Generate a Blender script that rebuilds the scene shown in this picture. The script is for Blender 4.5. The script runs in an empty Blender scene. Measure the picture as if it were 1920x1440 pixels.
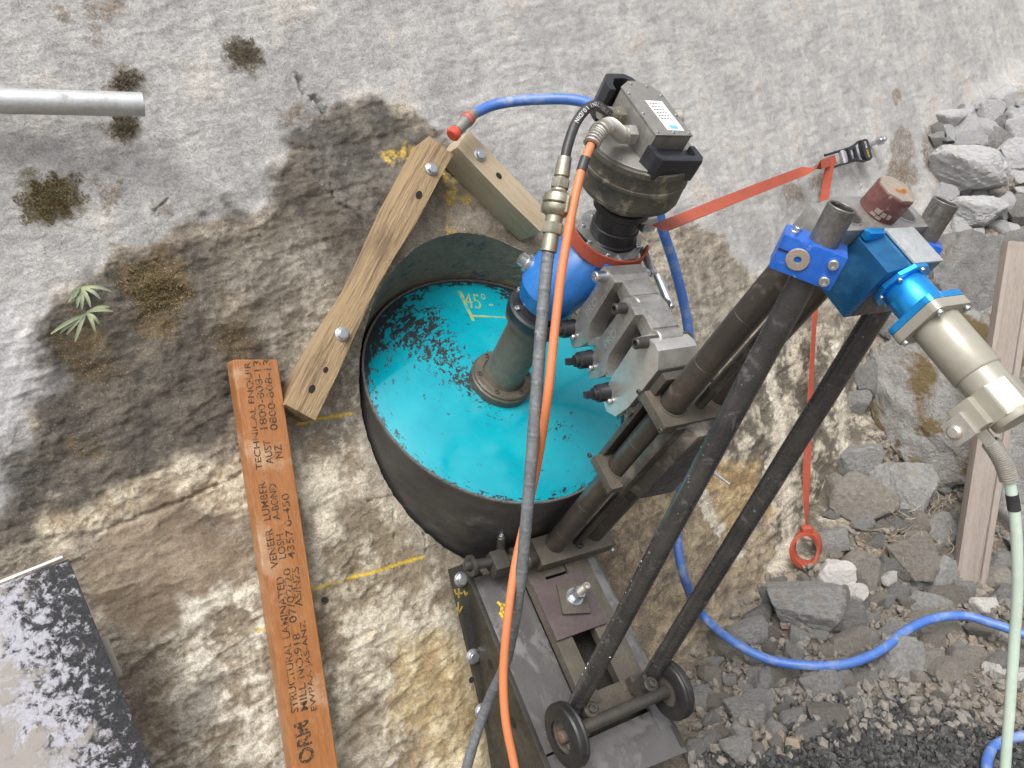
import bpy, bmesh, math, random
import numpy as np
from mathutils import Vector, Matrix, Quaternion

random.seed(7)
rng = np.random.default_rng(7)
scn = bpy.context.scene
col = scn.collection
R = math.radians

# ------------------------------------------------------------------ camera, sky, sun, exposure
PITCH, ROLL, CAM_H, FPX = R(18), R(4), 1.30, 1450.0
U_ = -np.array([math.sin(ROLL) * math.cos(PITCH), math.cos(ROLL) * math.cos(PITCH), math.sin(PITCH)])
Y_ = np.array([0, 0, 1.0]) - U_[2] * U_
Y_ /= np.linalg.norm(Y_)
X_ = np.cross(Y_, U_)
RW = np.array([X_, Y_, U_])                 # camera axes (right, down, forward) -> world


def W(p):
    q = RW @ np.asarray(p, float)
    return Vector((q[0], q[1], q[2] + CAM_H))


def WD(d):
    return Vector(RW @ np.asarray(d, float))


cam_d = bpy.data.cameras.new('camera')
cam = bpy.data.objects.new('camera', cam_d)
col.objects.link(cam)
cam_d.sensor_width = 36
cam_d.lens = FPX / 1920 * 36
cam_d.clip_start = 0.02
cam_d.clip_end = 500
xr, yd, zf = WD((1, 0, 0)), WD((0, 1, 0)), WD((0, 0, 1))
cam.matrix_world = Matrix(((xr.x, -yd.x, -zf.x, 0), (xr.y, -yd.y, -zf.y, 0), (xr.z, -yd.z, -zf.z, CAM_H), (0, 0, 0, 1)))
scn.camera = cam

SUN_EL, SUN_AZ = R(58), R(196)              # soft light from high behind the camera
world = bpy.data.worlds.new('World')
scn.world = world
world.use_nodes = True
wn = world.node_tree
wn.nodes.clear()
sky = wn.nodes.new('ShaderNodeTexSky')
sky.sky_type = 'NISHITA'
sky.sun_disc = False
sky.sun_elevation = SUN_EL
sky.sun_rotation = SUN_AZ
sky.dust_density = 6.0
sky.air_density = 1.0
hsv = wn.nodes.new('ShaderNodeHueSaturation')
hsv.inputs['Saturation'].default_value = 0.22
bg = wn.nodes.new('ShaderNodeBackground')
bg.inputs['Strength'].default_value = 0.15
wo = wn.nodes.new('ShaderNodeOutputWorld')
wn.links.new(sky.outputs[0], hsv.inputs['Color'])
wn.links.new(hsv.outputs[0], bg.inputs['Color'])
wn.links.new(bg.outputs[0], wo.inputs['Surface'])

sun_d = bpy.data.lights.new('sun', 'SUN')
sun_d.energy = 1.4
sun_d.angle = R(28)
sun_d.color = (1.0, 0.97, 0.93)
sun = bpy.data.objects.new('sun', sun_d)
col.objects.link(sun)
sdir = Vector((math.sin(SUN_AZ) * math.cos(SUN_EL), math.cos(SUN_AZ) * math.cos(SUN_EL), math.sin(SUN_EL)))
sun.rotation_euler = sdir.to_track_quat('Z', 'Y').to_euler()
sun.location = (0, 0, 6)

scn.view_settings.view_transform = 'Standard'
scn.view_settings.look = 'None'
scn.view_settings.exposure = 0.55
scn.view_settings.gamma = 1.0
scn.cycles.max_bounces = 6

# ------------------------------------------------------------------ measured frames (camera axes)
nz = lambda v: np.asarray(v, float) / np.linalg.norm(v)
A = nz([.335, -.594, -.731])                # drilling axis, out of the rock
C = np.array([.873, -.135, 0.0])
C[2] = -(C[0] * A[0] + C[1] * A[1]) / A[2]
C = nz(C)
B = np.cross(C, A)
O = np.array([-.0257, -.0068, 1.6825])      # centre of the barrel end
N = nz([.545, -.08, -.835])                 # rock face normal
DW = float(N @ np.array([-.1565, -.043, 1.656]))
TU = nz([.8374, 0, .5466])
TU = nz(TU - (TU @ N) * N)
TV = np.cross(N, TU)


def ray(x, y):
    return np.array([(x - 960) / FPX, (y - 720) / FPX, 1.0])


def wall_pt(x, y, h=0.0):
    d = ray(x, y)
    return d * ((DW + h) / (d @ N))


def wall_uv(x, y, h=0.0):
    p = wall_pt(x, y, h)
    return np.array([p @ TU, p @ TV])


def uvh(u, v, h):
    return u * TU + v * TV + (DW + h) * N


def ground_pt(x, y, h=0.0):
    d = ray(x, y)
    return d * ((CAM_H - h) / -(d @ U_))


def frame(o, x, y, z):                      # matrix from camera-axis vectors
    x, y, z, o = WD(x), WD(y), WD(z), W(o)
    return Matrix(((x.x, y.x, z.x, o.x), (x.y, y.y, z.y, o.y), (x.z, y.z, z.z, o.z), (0, 0, 0, 1)))


RIG = frame(O, B, C, A)                     # local x = b, y = c, z = a
V = Vector


def rg(p, a=None, b=None, c=None):          # where the sight line of a measured point meets a plane of the rig
    d = ray(*p)
    for k, ax in ((a, A), (b, B), (c, C)):
        if k is not None:
            X = d * ((O @ ax + k) / (d @ ax)) - O
            return V((X @ B, X @ C, X @ A))


# ------------------------------------------------------------------ noise
PERM = rng.permutation(512)
GR = np.stack([np.cos(np.linspace(0, 2 * math.pi, 64, endpoint=False)), np.sin(np.linspace(0, 2 * math.pi, 64, endpoint=False))], 1)


def perlin(x, y, seed=0):
    xi, yi = np.floor(x).astype(np.int64), np.floor(y).astype(np.int64)
    fx, fy = x - xi, y - yi
    u, v = fx * fx * fx * (fx * (fx * 6 - 15) + 10), fy * fy * fy * (fy * (fy * 6 - 15) + 10)

    def g(ix, iy, dx, dy):
        h = PERM[(PERM[(ix + seed * 17) & 511] + iy + seed * 101) & 511] & 63
        return GR[h, 0] * dx + GR[h, 1] * dy
    n00, n10 = g(xi, yi, fx, fy), g(xi + 1, yi, fx - 1, fy)
    n01, n11 = g(xi, yi + 1, fx, fy - 1), g(xi + 1, yi + 1, fx - 1, fy - 1)
    return ((n00 * (1 - u) + n10 * u) * (1 - v) + (n01 * (1 - u) + n11 * u) * v) * 1.5


def fbm(x, y, f, octv=4, gain=.5, seed=0):
    s, a, t = 0, 1.0, 0
    for o in range(octv):
        s = s + a * perlin(x * f + 13.7 * o, y * f - 7.1 * o, seed + o)
        t += a
        a *= gain
        f *= 2.03
    return s / t


def sstep(a, b, x):
    t = np.clip((x - a) / (b - a), 0, 1)
    return t * t * (3 - 2 * t)


def poly_sd(P, x, y):                       # signed distance, positive inside
    P = np.asarray(P, float)
    d = np.full(x.shape, 1e9)
    ins = np.zeros(x.shape, bool)
    for (x0, y0), (x1, y1) in zip(P, np.roll(P, -1, 0)):
        ex, ey = x1 - x0, y1 - y0
        t = np.clip(((x - x0) * ex + (y - y0) * ey) / (ex * ex + ey * ey + 1e-12), 0, 1)
        d = np.minimum(d, (x - x0 - t * ex) ** 2 + (y - y0 - t * ey) ** 2)
        c = ((y0 > y) != (y1 > y)) & (x < (x1 - x0) * (y - y0) / (y1 - y0 + 1e-12) + x0)
        ins ^= c
    return np.where(ins, 1, -1) * np.sqrt(d)


def line_d(P, x, y):
    P = np.asarray(P, float)
    d = np.full(x.shape, 1e9)
    for (x0, y0), (x1, y1) in zip(P[:-1], P[1:]):
        ex, ey = x1 - x0, y1 - y0
        t = np.clip(((x - x0) * ex + (y - y0) * ey) / (ex * ex + ey * ey + 1e-12), 0, 1)
        d = np.minimum(d, (x - x0 - t * ex) ** 2 + (y - y0 - t * ey) ** 2)
    return np.sqrt(d)


# ------------------------------------------------------------------ materials
MATS = {}


def new_mat(name):
    m = bpy.data.materials.new(name)
    m.use_nodes = True
    t = m.node_tree
    return m, t, t.nodes['Principled BSDF']


def nd(t, kind, **kw):
    n = t.nodes.new(kind)
    for k, v in kw.items():
        if k.startswith('i_'):
            k = k[2:].replace('_', ' ')
            n.inputs[k].default_value = v
        else:
            setattr(n, k, v)
    return n


def noise(t, vec, scale, detail=5, rough=.6, dist=0):
    n = nd(t, 'ShaderNodeTexNoise')
    n.inputs['Scale'].default_value = scale
    n.inputs['Detail'].default_value = detail
    n.inputs['Roughness'].default_value = rough
    n.inputs['Distortion'].default_value = dist
    if vec is not None:
        t.links.new(vec, n.inputs['Vector'])
    return n.outputs['Fac']


def ramp(t, fac, stops):
    n = nd(t, 'ShaderNodeValToRGB')
    e = n.color_ramp.elements
    while len(e) < len(stops):
        e.new(.5)
    for q, (p, c) in zip(e, stops):
        q.position = p
        q.color = (c, c, c, 1) if isinstance(c, (int, float)) else (*c, 1)
    t.links.new(fac, n.inputs['Fac'])
    return n.outputs['Color']


def mix(t, fac, a, b, mode='MIX'):
    n = nd(t, 'ShaderNodeMix', data_type='RGBA', blend_type=mode)
    for k, v in ((0, fac), (6, a), (7, b)):
        if hasattr(v, 'links') or hasattr(v, 'is_linked'):
            t.links.new(v, n.inputs[k])
        elif isinstance(v, (int, float)):
            n.inputs[k].default_value = v if k == 0 else (v, v, v, 1)
        else:
            n.inputs[k].default_value = (*v, 1)
    return n.outputs[2]


def math_n(t, op, a, b=0.0):
    n = nd(t, 'ShaderNodeMath', operation=op)
    for k, v in ((0, a), (1, b)):
        if isinstance(v, (int, float)):
            n.inputs[k].default_value = v
        else:
            t.links.new(v, n.inputs[k])
    return n.outputs[0]


def bump(t, bs, h, strength, dist=.002):
    n = nd(t, 'ShaderNodeBump')
    n.inputs['Strength'].default_value = strength
    n.inputs['Distance'].default_value = dist
    t.links.new(h, n.inputs['Height'])
    t.links.new(n.outputs[0], bs.inputs['Normal'])


def surf(name, c, c2=None, c3=None, scale=30, rough=(.35, .7), metal=0.0, bmp=.25, bdist=.001, stretch=None, lo=.4, hi=.65, dirt=None, dlo=.56, dhi=.7, dscale=None, rnd=0, coat=0):
    """colour c broken up by c2 (broad) and c3 (fine), dirt patches on top, rough varies"""
    m, t, bs = new_mat(name)
    tc = nd(t, 'ShaderNodeTexCoord')
    vec = tc.outputs['Object']
    if stretch:
        mp = nd(t, 'ShaderNodeMapping')
        mp.inputs['Scale'].default_value = stretch
        t.links.new(vec, mp.inputs['Vector'])
        vec = mp.outputs[0]
    f1 = noise(t, vec, scale, 6, .65)
    colr = mix(t, ramp(t, f1, ((lo, 0.0), (hi, 1.0))), c, c2 or tuple(x * .75 for x in c))
    f2 = noise(t, vec, scale * 6.3, 4, .7)
    colr = mix(t, ramp(t, f2, ((.45, 0.0), (.75, .8))), colr, c3 or tuple(x * .8 for x in c))
    met = metal
    rg_ = ramp(t, f2, ((.3, rough[0]), (.7, rough[1])))
    if dirt:
        f3 = noise(t, tc.outputs['Object'], dscale or scale * .7, 8, .7, .4)
        k = ramp(t, f3, ((dlo, 0.0), (dhi, 1.0)))
        colr = mix(t, k, colr, dirt)
        rg_ = mix(t, k, rg_, .85)
        if metal:
            mm = nd(t, 'ShaderNodeMapRange')
            mm.inputs['To Min'].default_value = metal
            mm.inputs['To Max'].default_value = 0
            t.links.new(k, mm.inputs['Value'])
            t.links.new(mm.outputs[0], bs.inputs['Metallic'])
    if metal and not dirt:
        bs.inputs['Metallic'].default_value = metal
    if rnd:
        oi = nd(t, 'ShaderNodeObjectInfo')
        k = nd(t, 'ShaderNodeMapRange')
        k.inputs['To Min'].default_value = 1 - rnd
        k.inputs['To Max'].default_value = 1 + rnd
        t.links.new(oi.outputs['Random'], k.inputs['Value'])
        h2 = nd(t, 'ShaderNodeHueSaturation')
        t.links.new(k.outputs[0], h2.inputs['Value'])
        t.links.new(colr, h2.inputs['Color'])
        colr = h2.outputs[0]
    t.links.new(colr, bs.inputs['Base Color'])
    t.links.new(rg_, bs.inputs['Roughness'])
    if coat:
        bs.inputs['Coat Weight'].default_value = coat
        bs.inputs['Coat Roughness'].default_value = .12
    if bmp:
        bump(t, bs, math_n(t, 'ADD', f2, math_n(t, 'MULTIPLY', f1, 1.5)), bmp, bdist)
    MATS[name] = m
    return m


surf('cast_alu', (.42, .41, .39), (.30, .29, .27), (.50, .49, .47), 22, (.3, .5), .75, .18, .0006, dirt=(.19, .16, .13), dlo=.6, dhi=.75)
surf('bright_alu', (.62, .61, .58), (.5, .49, .46), (.66, .65, .62), 25, (.3, .45), .75, .1, .0004)
surf('zinc', (.55, .57, .60), (.42, .44, .47), (.65, .66, .68), 60, (.22, .4), .9, .08, .0004)
surf('galvanised', (.50, .52, .53), (.40, .42, .43), (.58, .60, .61), 40, (.35, .55), .5, .15, .0006, dirt=(.32, .30, .28), dlo=.56, dhi=.72)
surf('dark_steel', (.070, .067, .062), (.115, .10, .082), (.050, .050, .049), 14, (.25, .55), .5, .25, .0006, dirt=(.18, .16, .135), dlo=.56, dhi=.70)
surf('tube_steel', (.078, .070, .062), (.115, .098, .083), (.062, .058, .054), 6, (.28, .48), .55, .08, .0003, dirt=(.19, .165, .14), dlo=.60, dhi=.74, dscale=18)
surf('tube_end', (.16, .155, .145), (.10, .095, .09), (.24, .235, .22), 30, (.3, .55), .6, .3, .0006, dirt=(.34, .33, .31), dlo=.62, dhi=.7, dscale=60)
surf('wet_black', (.034, .034, .035), (.060, .058, .055), (.044, .044, .045), 22, (.16, .36), .15, .10, .0004, dirt=(.14, .135, .13), dlo=.57, dhi=.70, dscale=30)
surf('black_plastic', (.014, .015, .020), (.022, .024, .03), (.03, .03, .035), 40, (.3, .5), 0, .12, .0004, dirt=(.13, .12, .11), dlo=.64, dhi=.74)
surf('rubber', (.012, .012, .013), (.022, .022, .022), (.03, .029, .028), 30, (.35, .6), 0, .2, .0006, dirt=(.08, .075, .068), dlo=.60, dhi=.75)
surf('hub_rust', (.16, .085, .045), (.07, .055, .045), (.22, .11, .05), 60, (.5, .8), .1, .4, .001)
surf('wet_plate', (.100, .096, .094), (.125, .120, .118), (.085, .08, .078), 7, (.10, .35), .2, .08, .0004, dirt=(.150, .146, .142), dlo=.50, dhi=.56, dscale=6)
surf('bracket_steel', (.044, .042, .037), (.078, .070, .056), (.030, .029, .027), 9, (.2, .55), .4, .25, .0006, dirt=(.15, .09, .05), dlo=.64, dhi=.76)
surf('purple_steel', (.105, .080, .080), (.14, .11, .105), (.075, .058, .058), 16, (.3, .6), .35, .15, .0005, dirt=(.17, .08, .06), dlo=.63, dhi=.74)
surf('washer_steel', (.115, .10, .082), (.16, .14, .11), (.08, .07, .058), 30, (.3, .6), .45, .25, .0006)
surf('motor_case', (.10, .095, .082), (.15, .14, .12), (.07, .068, .06), 20, (.3, .6), .45, .3, .0008, dirt=(.040, .038, .032), dlo=.50, dhi=.60, dscale=26)
surf('motor_mud', (.105, .098, .080), (.045, .043, .036), (.15, .14, .115), 22, (.45, .8), .15, .6, .0018, dirt=(.245, .22, .17), dlo=.53, dhi=.61, dscale=24)
surf('box_alu', (.235, .228, .21), (.19, .185, .17), (.29, .28, .26), 20, (.35, .55), .35, .1, .0004, dirt=(.40, .38, .35), dlo=.66, dhi=.72, dscale=60)
surf('gear_blue', (.012, .135, .42), (.014, .105, .34), (.018, .15, .45), 9, (.22, .42), 0, .15, .0006, dirt=(.10, .15, .22), dlo=.62, dhi=.78, coat=.3)
surf('anodised_blue', (.018, .135, .60), (.020, .11, .50), (.05, .18, .66), 14, (.25, .42), .3, .08, .0003, dirt=(.25, .35, .66), dlo=.62, dhi=.72, dscale=40)
surf('anodised_cyan', (.015, .30, .78), (.03, .34, .78), (.012, .25, .7), 10, (.22, .38), .65, .06, .0002, dirt=(.30, .42, .55), dlo=.66, dhi=.74, dscale=60)
surf('housing_blue', (.020, .130, .32), (.05, .22, .42), (.015, .10, .26), 9, (.2, .4), .7, .08, .0003, dirt=(.20, .33, .45), dlo=.60, dhi=.80, dscale=12)
surf('servo_grey', (.31, .295, .245), (.28, .265, .22), (.34, .325, .275), 14, (.28, .42), .15, .08, .0003, dirt=(.42, .40, .36), dlo=.68, dhi=.78)
surf('maroon', (.11, .035, .035), (.17, .075, .065), (.08, .028, .03), 26, (.35, .6), .15, .3, .0007, dirt=(.30, .235, .20), dlo=.54, dhi=.66, dscale=40)
surf('knob_top', (.30, .25, .21), (.36, .31, .26), (.24, .19, .16), 50, (.4, .7), .3, .3, .0006)
surf('ochre_plug', (.45, .22, .08), (.36, .16, .05), (.5, .28, .12), 70, (.5, .8), 0, .4, .0006)
surf('brass', (.36, .34, .26), (.26, .24, .18), (.45, .43, .35), 50, (.3, .5), .8, .2, .0005, dirt=(.24, .22, .17), dlo=.6, dhi=.75)
surf('hose_black', (.020, .020, .022), (.035, .035, .037), (.05, .05, .052), 50, (.35, .55), 0, .2, .0005)
surf('hose_wrap', (.150, .160, .170), (.095, .102, .108), (.22, .23, .24), 26, (.4, .6), .1, .4, .0008, dirt=(.32, .32, .31), dlo=.62, dhi=.72, dscale=60)
surf('orange_cable', (.60, .185, .065), (.55, .18, .075), (.52, .20, .11), 18, (.35, .55), 0, .1, .0004, dirt=(.26, .15, .10), dlo=.62, dhi=.76, dscale=46)
surf('blue_hose', (.050, .135, .43), (.085, .175, .44), (.06, .145, .42), 12, (.3, .5), 0, .1, .0004, dirt=(.30, .34, .42), dlo=.50, dhi=.72, dscale=22)
surf('green_cable', (.46, .56, .48), (.40, .50, .43), (.50, .58, .50), 14, (.35, .5), 0, .1, .0004, dirt=(.58, .58, .54), dlo=.55, dhi=.7, dscale=60)
surf('red_plastic', (.62, .065, .03), (.5, .06, .035), (.65, .1, .06), 40, (.3, .5), 0, .1, .0003)
surf('webbing', (.345, .062, .030), (.29, .055, .03), (.39, .09, .055), 16, (.6, .8), 0, .5, .0008, dirt=(.20, .085, .06), dlo=.60, dhi=.76)
surf('spring_steel', (.52, .50, .46), (.40, .38, .34), (.58, .56, .52), 50, (.3, .5), .7, .2, .0004)
surf('weathered_wood', (.36, .25, .135), (.17, .112, .062), (.44, .335, .205), 5, (.6, .85), 0, 1.0, .004, stretch=(1.0, 18, 18), lo=.50, hi=.60, dirt=(.17, .115, .07), dlo=.56, dhi=.72, dscale=6)
surf('wheel_hub', (.085, .078, .068), (.12, .10, .08), (.06, .056, .05), 40, (.5, .75), .1, .3, .0006, dirt=(.16, .10, .06), dlo=.58, dhi=.72)
surf('water_drop', (.20, .21, .22), None, None, 30, (.03, .06), .5, 0)
surf('pale_wood', (.42, .34, .24), (.35, .27, .17), (.5, .43, .33), 5, (.6, .85), 0, .7, .002, stretch=(1.2, 14, 14), dirt=(.22, .17, .11), dlo=.6, dhi=.72)
surf('lvl_wood', (.33, .135, .045), (.26, .095, .030), (.40, .20, .085), 4, (.28, .5), 0, .35, .0012, stretch=(1.5, 16, 16), dirt=(.43, .29, .18), dlo=.54, dhi=.68, dscale=9)
surf('stake_wood', (.29, .25, .22), (.23, .185, .155), (.37, .33, .295), 5, (.6, .85), 0, .6, .0018, stretch=(16, 16, 1.2), dirt=(.22, .14, .10), dlo=.58, dhi=.75)
surf('dark_hole', (.012, .010, .008), (.02, .017, .013), (.01, .008, .006), 40, (.8, .95), 0, .3, .001)
surf('paper', (.75, .76, .76), (.70, .71, .72), (.78, .78, .78), 40, (.4, .6), 0, .05, .0002)
surf('ink', (.02, .017, .014), (.05, .035, .02), (.03, .025, .02), 120, (.5, .7), 0, 0)
surf('stamp_ink', (.035, .022, .014), (.06, .035, .02), (.05, .03, .018), 120, (.5, .7), 0, 0, dirt=(.34, .15, .055), dlo=.50, dhi=.60, dscale=150)
surf('sticker_blue', (.12, .45, .62), None, None, 40, (.4, .6), 0, 0)
surf('yellow_paint', (.62, .42, .02), (.50, .33, .03), (.68, .50, .08), 90, (.5, .7), 0, .2, .0004)
surf('white_print', (.72, .72, .70), (.6, .6, .58), (.75, .75, .74), 80, (.5, .7), 0, 0)
surf('rock_grey', (.33, .325, .315), (.19, .186, .178), (.45, .445, .435), 12, (.7, .95), 0, .9, .012, dirt=(.30, .25, .19), dlo=.54, dhi=.68, dscale=5, rnd=.30)
surf('rock_pale', (.47, .472, .475), (.34, .342, .345), (.57, .572, .575), 12, (.7, .95), 0, .8, .008, dirt=(.50, .44, .36), dlo=.56, dhi=.7, dscale=5, rnd=.12)
surf('rock_brown', (.31, .285, .25), (.20, .18, .15), (.41, .385, .345), 12, (.7, .95), 0, .9, .012, dirt=(.31, .22, .15), dlo=.56, dhi=.70, dscale=5, rnd=.28)
surf('rock_white', (.50, .48, .45), (.42, .40, .37), (.58, .57, .55), 12, (.7, .9), 0, .8, .004, dirt=(.33, .27, .19), dlo=.56, dhi=.7, dscale=9, rnd=.1)
surf('rock_moss', (.27, .262, .25), (.16, .15, .135), (.36, .352, .34), 9, (.7, .95), 0, .9, .012, dirt=(.125, .088, .036), dlo=.49, dhi=.56, dscale=2.4)
surf('gravel_dark', (.036, .037, .038), (.065, .064, .060), (.026, .026, .026), 25, (.35, .7), 0, .6, .003, dirt=(.12, .108, .09), dlo=.57, dhi=.70, dscale=9)
surf('stone_dust', (.20, .183, .16), (.12, .11, .094), (.27, .25, .225), 22, (.7, .95), 0, .6, .004, dirt=(.22, .175, .125), dlo=.52, dhi=.66, dscale=6)
surf('soil', (.20, .17, .13), (.13, .11, .088), (.27, .235, .19), 12, (.7, .95), 0, 1.0, .012, dirt=(.26, .20, .14), dlo=.52, dhi=.68, dscale=5)
surf('moss', (.20, .165, .075), (.25, .18, .09), (.14, .125, .06), 60, (.8, .95), 0, 0, rnd=.2)
surf('moss_grey', (.26, .225, .165), (.20, .17, .12), (.32, .28, .22), 60, (.8, .95), 0, 0)
surf('leaf_green', (.19, .235, .155), (.27, .28, .13), (.14, .19, .15), 60, (.45, .65), 0, .2, .0004)
surf('root', (.38, .31, .22), (.28, .22, .15), (.45, .4, .32), 30, (.7, .9), 0, .2, .0005)
surf('shell_case', (.55, .56, .57), (.5, .5, .52), (.6, .6, .62), 40, (.25, .4), .8, 0)


def disc_paint():
    m, t, bs = new_mat('disc_paint')
    tc = nd(t, 'ShaderNodeTexCoord')
    sx = nd(t, 'ShaderNodeSeparateXYZ')
    t.links.new(tc.outputs['Object'], sx.inputs[0])
    r = math_n(t, 'SQRT', math_n(t, 'ADD', math_n(t, 'POWER', sx.outputs[0], 2.0), math_n(t, 'POWER', sx.outputs[1], 2.0)))
    cx = nd(t, 'ShaderNodeCombineXYZ')
    ang = math_n(t, 'ARCTAN2', sx.outputs[1], sx.outputs[0])
    t.links.new(math_n(t, 'MULTIPLY', r, 95.0), cx.inputs[0])
    t.links.new(math_n(t, 'MULTIPLY', ang, 7.0), cx.inputs[1])
    n1 = noise(t, cx.outputs[0], 1.0, 6, .68, .5)
    n2 = noise(t, tc.outputs['Object'], 70, 5, .7, .6)
    n5 = noise(t, tc.outputs['Object'], 210, 3, .6)
    chip = math_n(t, 'ADD', math_n(t, 'MULTIPLY', n1, .50), math_n(t, 'ADD', math_n(t, 'MULTIPLY', n2, .30), math_n(t, 'MULTIPLY', n5, .20)))
    dens = None
    for (px_, py_, rad, k) in ((745, 605, .10, .14), (800, 600, .09, .10), (850, 680, .08, .13), (895, 725, .05, .17), (790, 660, .12, .05), (900, 600, .12, .03), (1040, 860, .10, .03), (965, 545, .05, .17), (920, 770, .05, .10), (700, 700, .06, .08), (1050, 800, .05, .08), (700, 640, .05, .12)):
        p = rg((px_, py_), a=0)
        d = nd(t, 'ShaderNodeVectorMath', operation='DISTANCE')
        t.links.new(tc.outputs['Object'], d.inputs[0])
        d.inputs[1].default_value = (p.x, p.y, -.004)
        q = nd(t, 'ShaderNodeMapRange', interpolation_type='SMOOTHSTEP')
        q.inputs['From Min'].default_value = 0
        q.inputs['From Max'].default_value = rad * 1.5
        q.inputs['To Min'].default_value = k
        q.inputs['To Max'].default_value = 0
        t.links.new(d.outputs['Value'], q.inputs['Value'])
        dens = q.outputs[0] if dens is None else math_n(t, 'ADD', dens, q.outputs[0])
    edge = nd(t, 'ShaderNodeMapRange', interpolation_type='SMOOTHSTEP')
    edge.inputs['From Min'].default_value = .262
    edge.inputs['From Max'].default_value = .300
    edge.inputs['To Min'].default_value = 0
    edge.inputs['To Max'].default_value = .18
    t.links.new(r, edge.inputs['Value'])
    tot = math_n(t, 'ADD', math_n(t, 'MULTIPLY', math_n(t, 'SUBTRACT', chip, .5), 2.6), math_n(t, 'MULTIPLY', math_n(t, 'ADD', dens, edge.outputs[0]), 1.6))
    k = ramp(t, tot, ((.275, 0.0), (.305, 1.0)))
    n3 = noise(t, tc.outputs['Object'], 9, 5, .6)
    teal = mix(t, ramp(t, n3, ((.35, 0.0), (.65, 1.0))), (.0, .25, .325), (.004, .305, .375))
    n4 = noise(t, cx.outputs[0], .6, 4, .6)
    teal = mix(t, ramp(t, n4, ((.55, 0.0), (.8, .35))), teal, (.035, .26, .30))
    colr = mix(t, k, teal, (.018, .026, .03))
    t.links.new(colr, bs.inputs['Base Color'])
    wet = noise(t, tc.outputs['Object'], 5, 3, .5)
    t.links.new(mix(t, k, ramp(t, wet, ((.42, .06), (.58, .24))), .42), bs.inputs['Roughness'])
    bump(t, bs, math_n(t, 'ADD', math_n(t, 'MULTIPLY', k, -1.0), math_n(t, 'MULTIPLY', n2, .25)), .5, .0005)
    MATS['disc_paint'] = m


disc_paint()


def rock_face_mat():
    m, t, bs = new_mat('rock_face')
    at = nd(t, 'ShaderNodeAttribute', attribute_name='stain')
    aw = nd(t, 'ShaderNodeAttribute', attribute_name='rug')
    tc = nd(t, 'ShaderNodeTexCoord')
    o = tc.outputs['Object']
    f1 = noise(t, o, 55, 6, .7, .3)
    f2 = noise(t, o, 210, 5, .75)
    f3 = noise(t, o, 480, 3, .7)
    vo = nd(t, 'ShaderNodeTexVoronoi')
    vo.inputs['Scale'].default_value = 95
    t.links.new(o, vo.inputs['Vector'])
    r1, r2, r3 = ramp(t, f1, ((.38, 0.0), (.62, 1.0))), ramp(t, f2, ((.40, 0.0), (.60, 1.0))), ramp(t, f3, ((.40, 0.0), (.60, 1.0)))
    k = math_n(t, 'ADD', math_n(t, 'MULTIPLY', r1, .30), math_n(t, 'ADD', math_n(t, 'MULTIPLY', r2, .42), math_n(t, 'MULTIPLY', r3, .28)))
    sm = ramp(t, k, ((.15, .85), (.85, 1.13)))
    ru = ramp(t, k, ((.15, .50), (.85, 1.45)))
    kk = mix(t, aw.outputs['Fac'], sm, ru)
    cc = mix(t, 1.0, at.outputs['Color'], kk, 'MULTIPLY')
    # pale and dark grains in the rock
    gn = noise(t, o, 330, 3, .6)
    g = ramp(t, gn, ((.60, 0.0), (.68, .55)))
    cc = mix(t, math_n(t, 'MULTIPLY', g, math_n(t, 'MULTIPLY', .9, aw.outputs['Fac'])), cc, (.52, .48, .40))
    d = ramp(t, noise(t, o, 240, 3, .6), ((.31, .6), (.39, 0.0)))
    cc = mix(t, math_n(t, 'MULTIPLY', d, math_n(t, 'ADD', .12, aw.outputs['Fac'])), cc, (.05, .042, .034))
    t.links.new(cc, bs.inputs['Base Color'])
    t.links.new(ramp(t, f1, ((.3, .68), (.7, .95))), bs.inputs['Roughness'])
    hh = math_n(t, 'ADD', math_n(t, 'MULTIPLY', f1, 1.2), math_n(t, 'ADD', f2, math_n(t, 'MULTIPLY', f3, .45)))
    n = nd(t, 'ShaderNodeBump')
    n.inputs['Distance'].default_value = .005
    t.links.new(math_n(t, 'ADD', .30, math_n(t, 'MULTIPLY', aw.outputs['Fac'], .60)), n.inputs['Strength'])
    t.links.new(hh, n.inputs['Height'])
    t.links.new(n.outputs[0], bs.inputs['Normal'])
    MATS['rock_face'] = m


rock_face_mat()


def panel_mat():
    m, t, bs = new_mat('panel_face')
    tc = nd(t, 'ShaderNodeTexCoord')
    o = tc.outputs['Object']
    sx = nd(t, 'ShaderNodeSeparateXYZ')
    t.links.new(o, sx.inputs[0])
    f1, f2, f3 = noise(t, o, 62, 7, .75, .3), noise(t, o, 11, 7, .72, .2), noise(t, o, 180, 4, .7)
    edge = nd(t, 'ShaderNodeMapRange')
    edge.inputs['From Min'].default_value = 0
    edge.inputs['From Max'].default_value = -.16
    edge.inputs['To Min'].default_value = -.10
    edge.inputs['To Max'].default_value = .20
    t.links.new(sx.outputs[1], edge.inputs['Value'])
    k1 = ramp(t, math_n(t, 'ADD', f1, edge.outputs[0]), ((.47, 0.0), (.56, 1.0)))
    k2 = ramp(t, math_n(t, 'ADD', f2, edge.outputs[0]), ((.60, 0.0), (.68, 1.0)))
    c = mix(t, ramp(t, f3, ((.4, 0.0), (.7, 1.0))), (.016, .016, .018), (.05, .05, .055))
    c = mix(t, k1, c, mix(t, f3, (.22, .22, .28), (.60, .60, .63)))
    c = mix(t, k2, c, mix(t, f1, (.26, .24, .22), (.38, .355, .33)))
    t.links.new(c, bs.inputs['Base Color'])
    bs.inputs['Roughness'].default_value = .7
    bump(t, bs, math_n(t, 'ADD', math_n(t, 'ADD', k1, k2), math_n(t, 'MULTIPLY', f1, .8)), .5, .0015)
    MATS['panel_face'] = m


panel_mat()

# ------------------------------------------------------------------ mesh helpers


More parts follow.
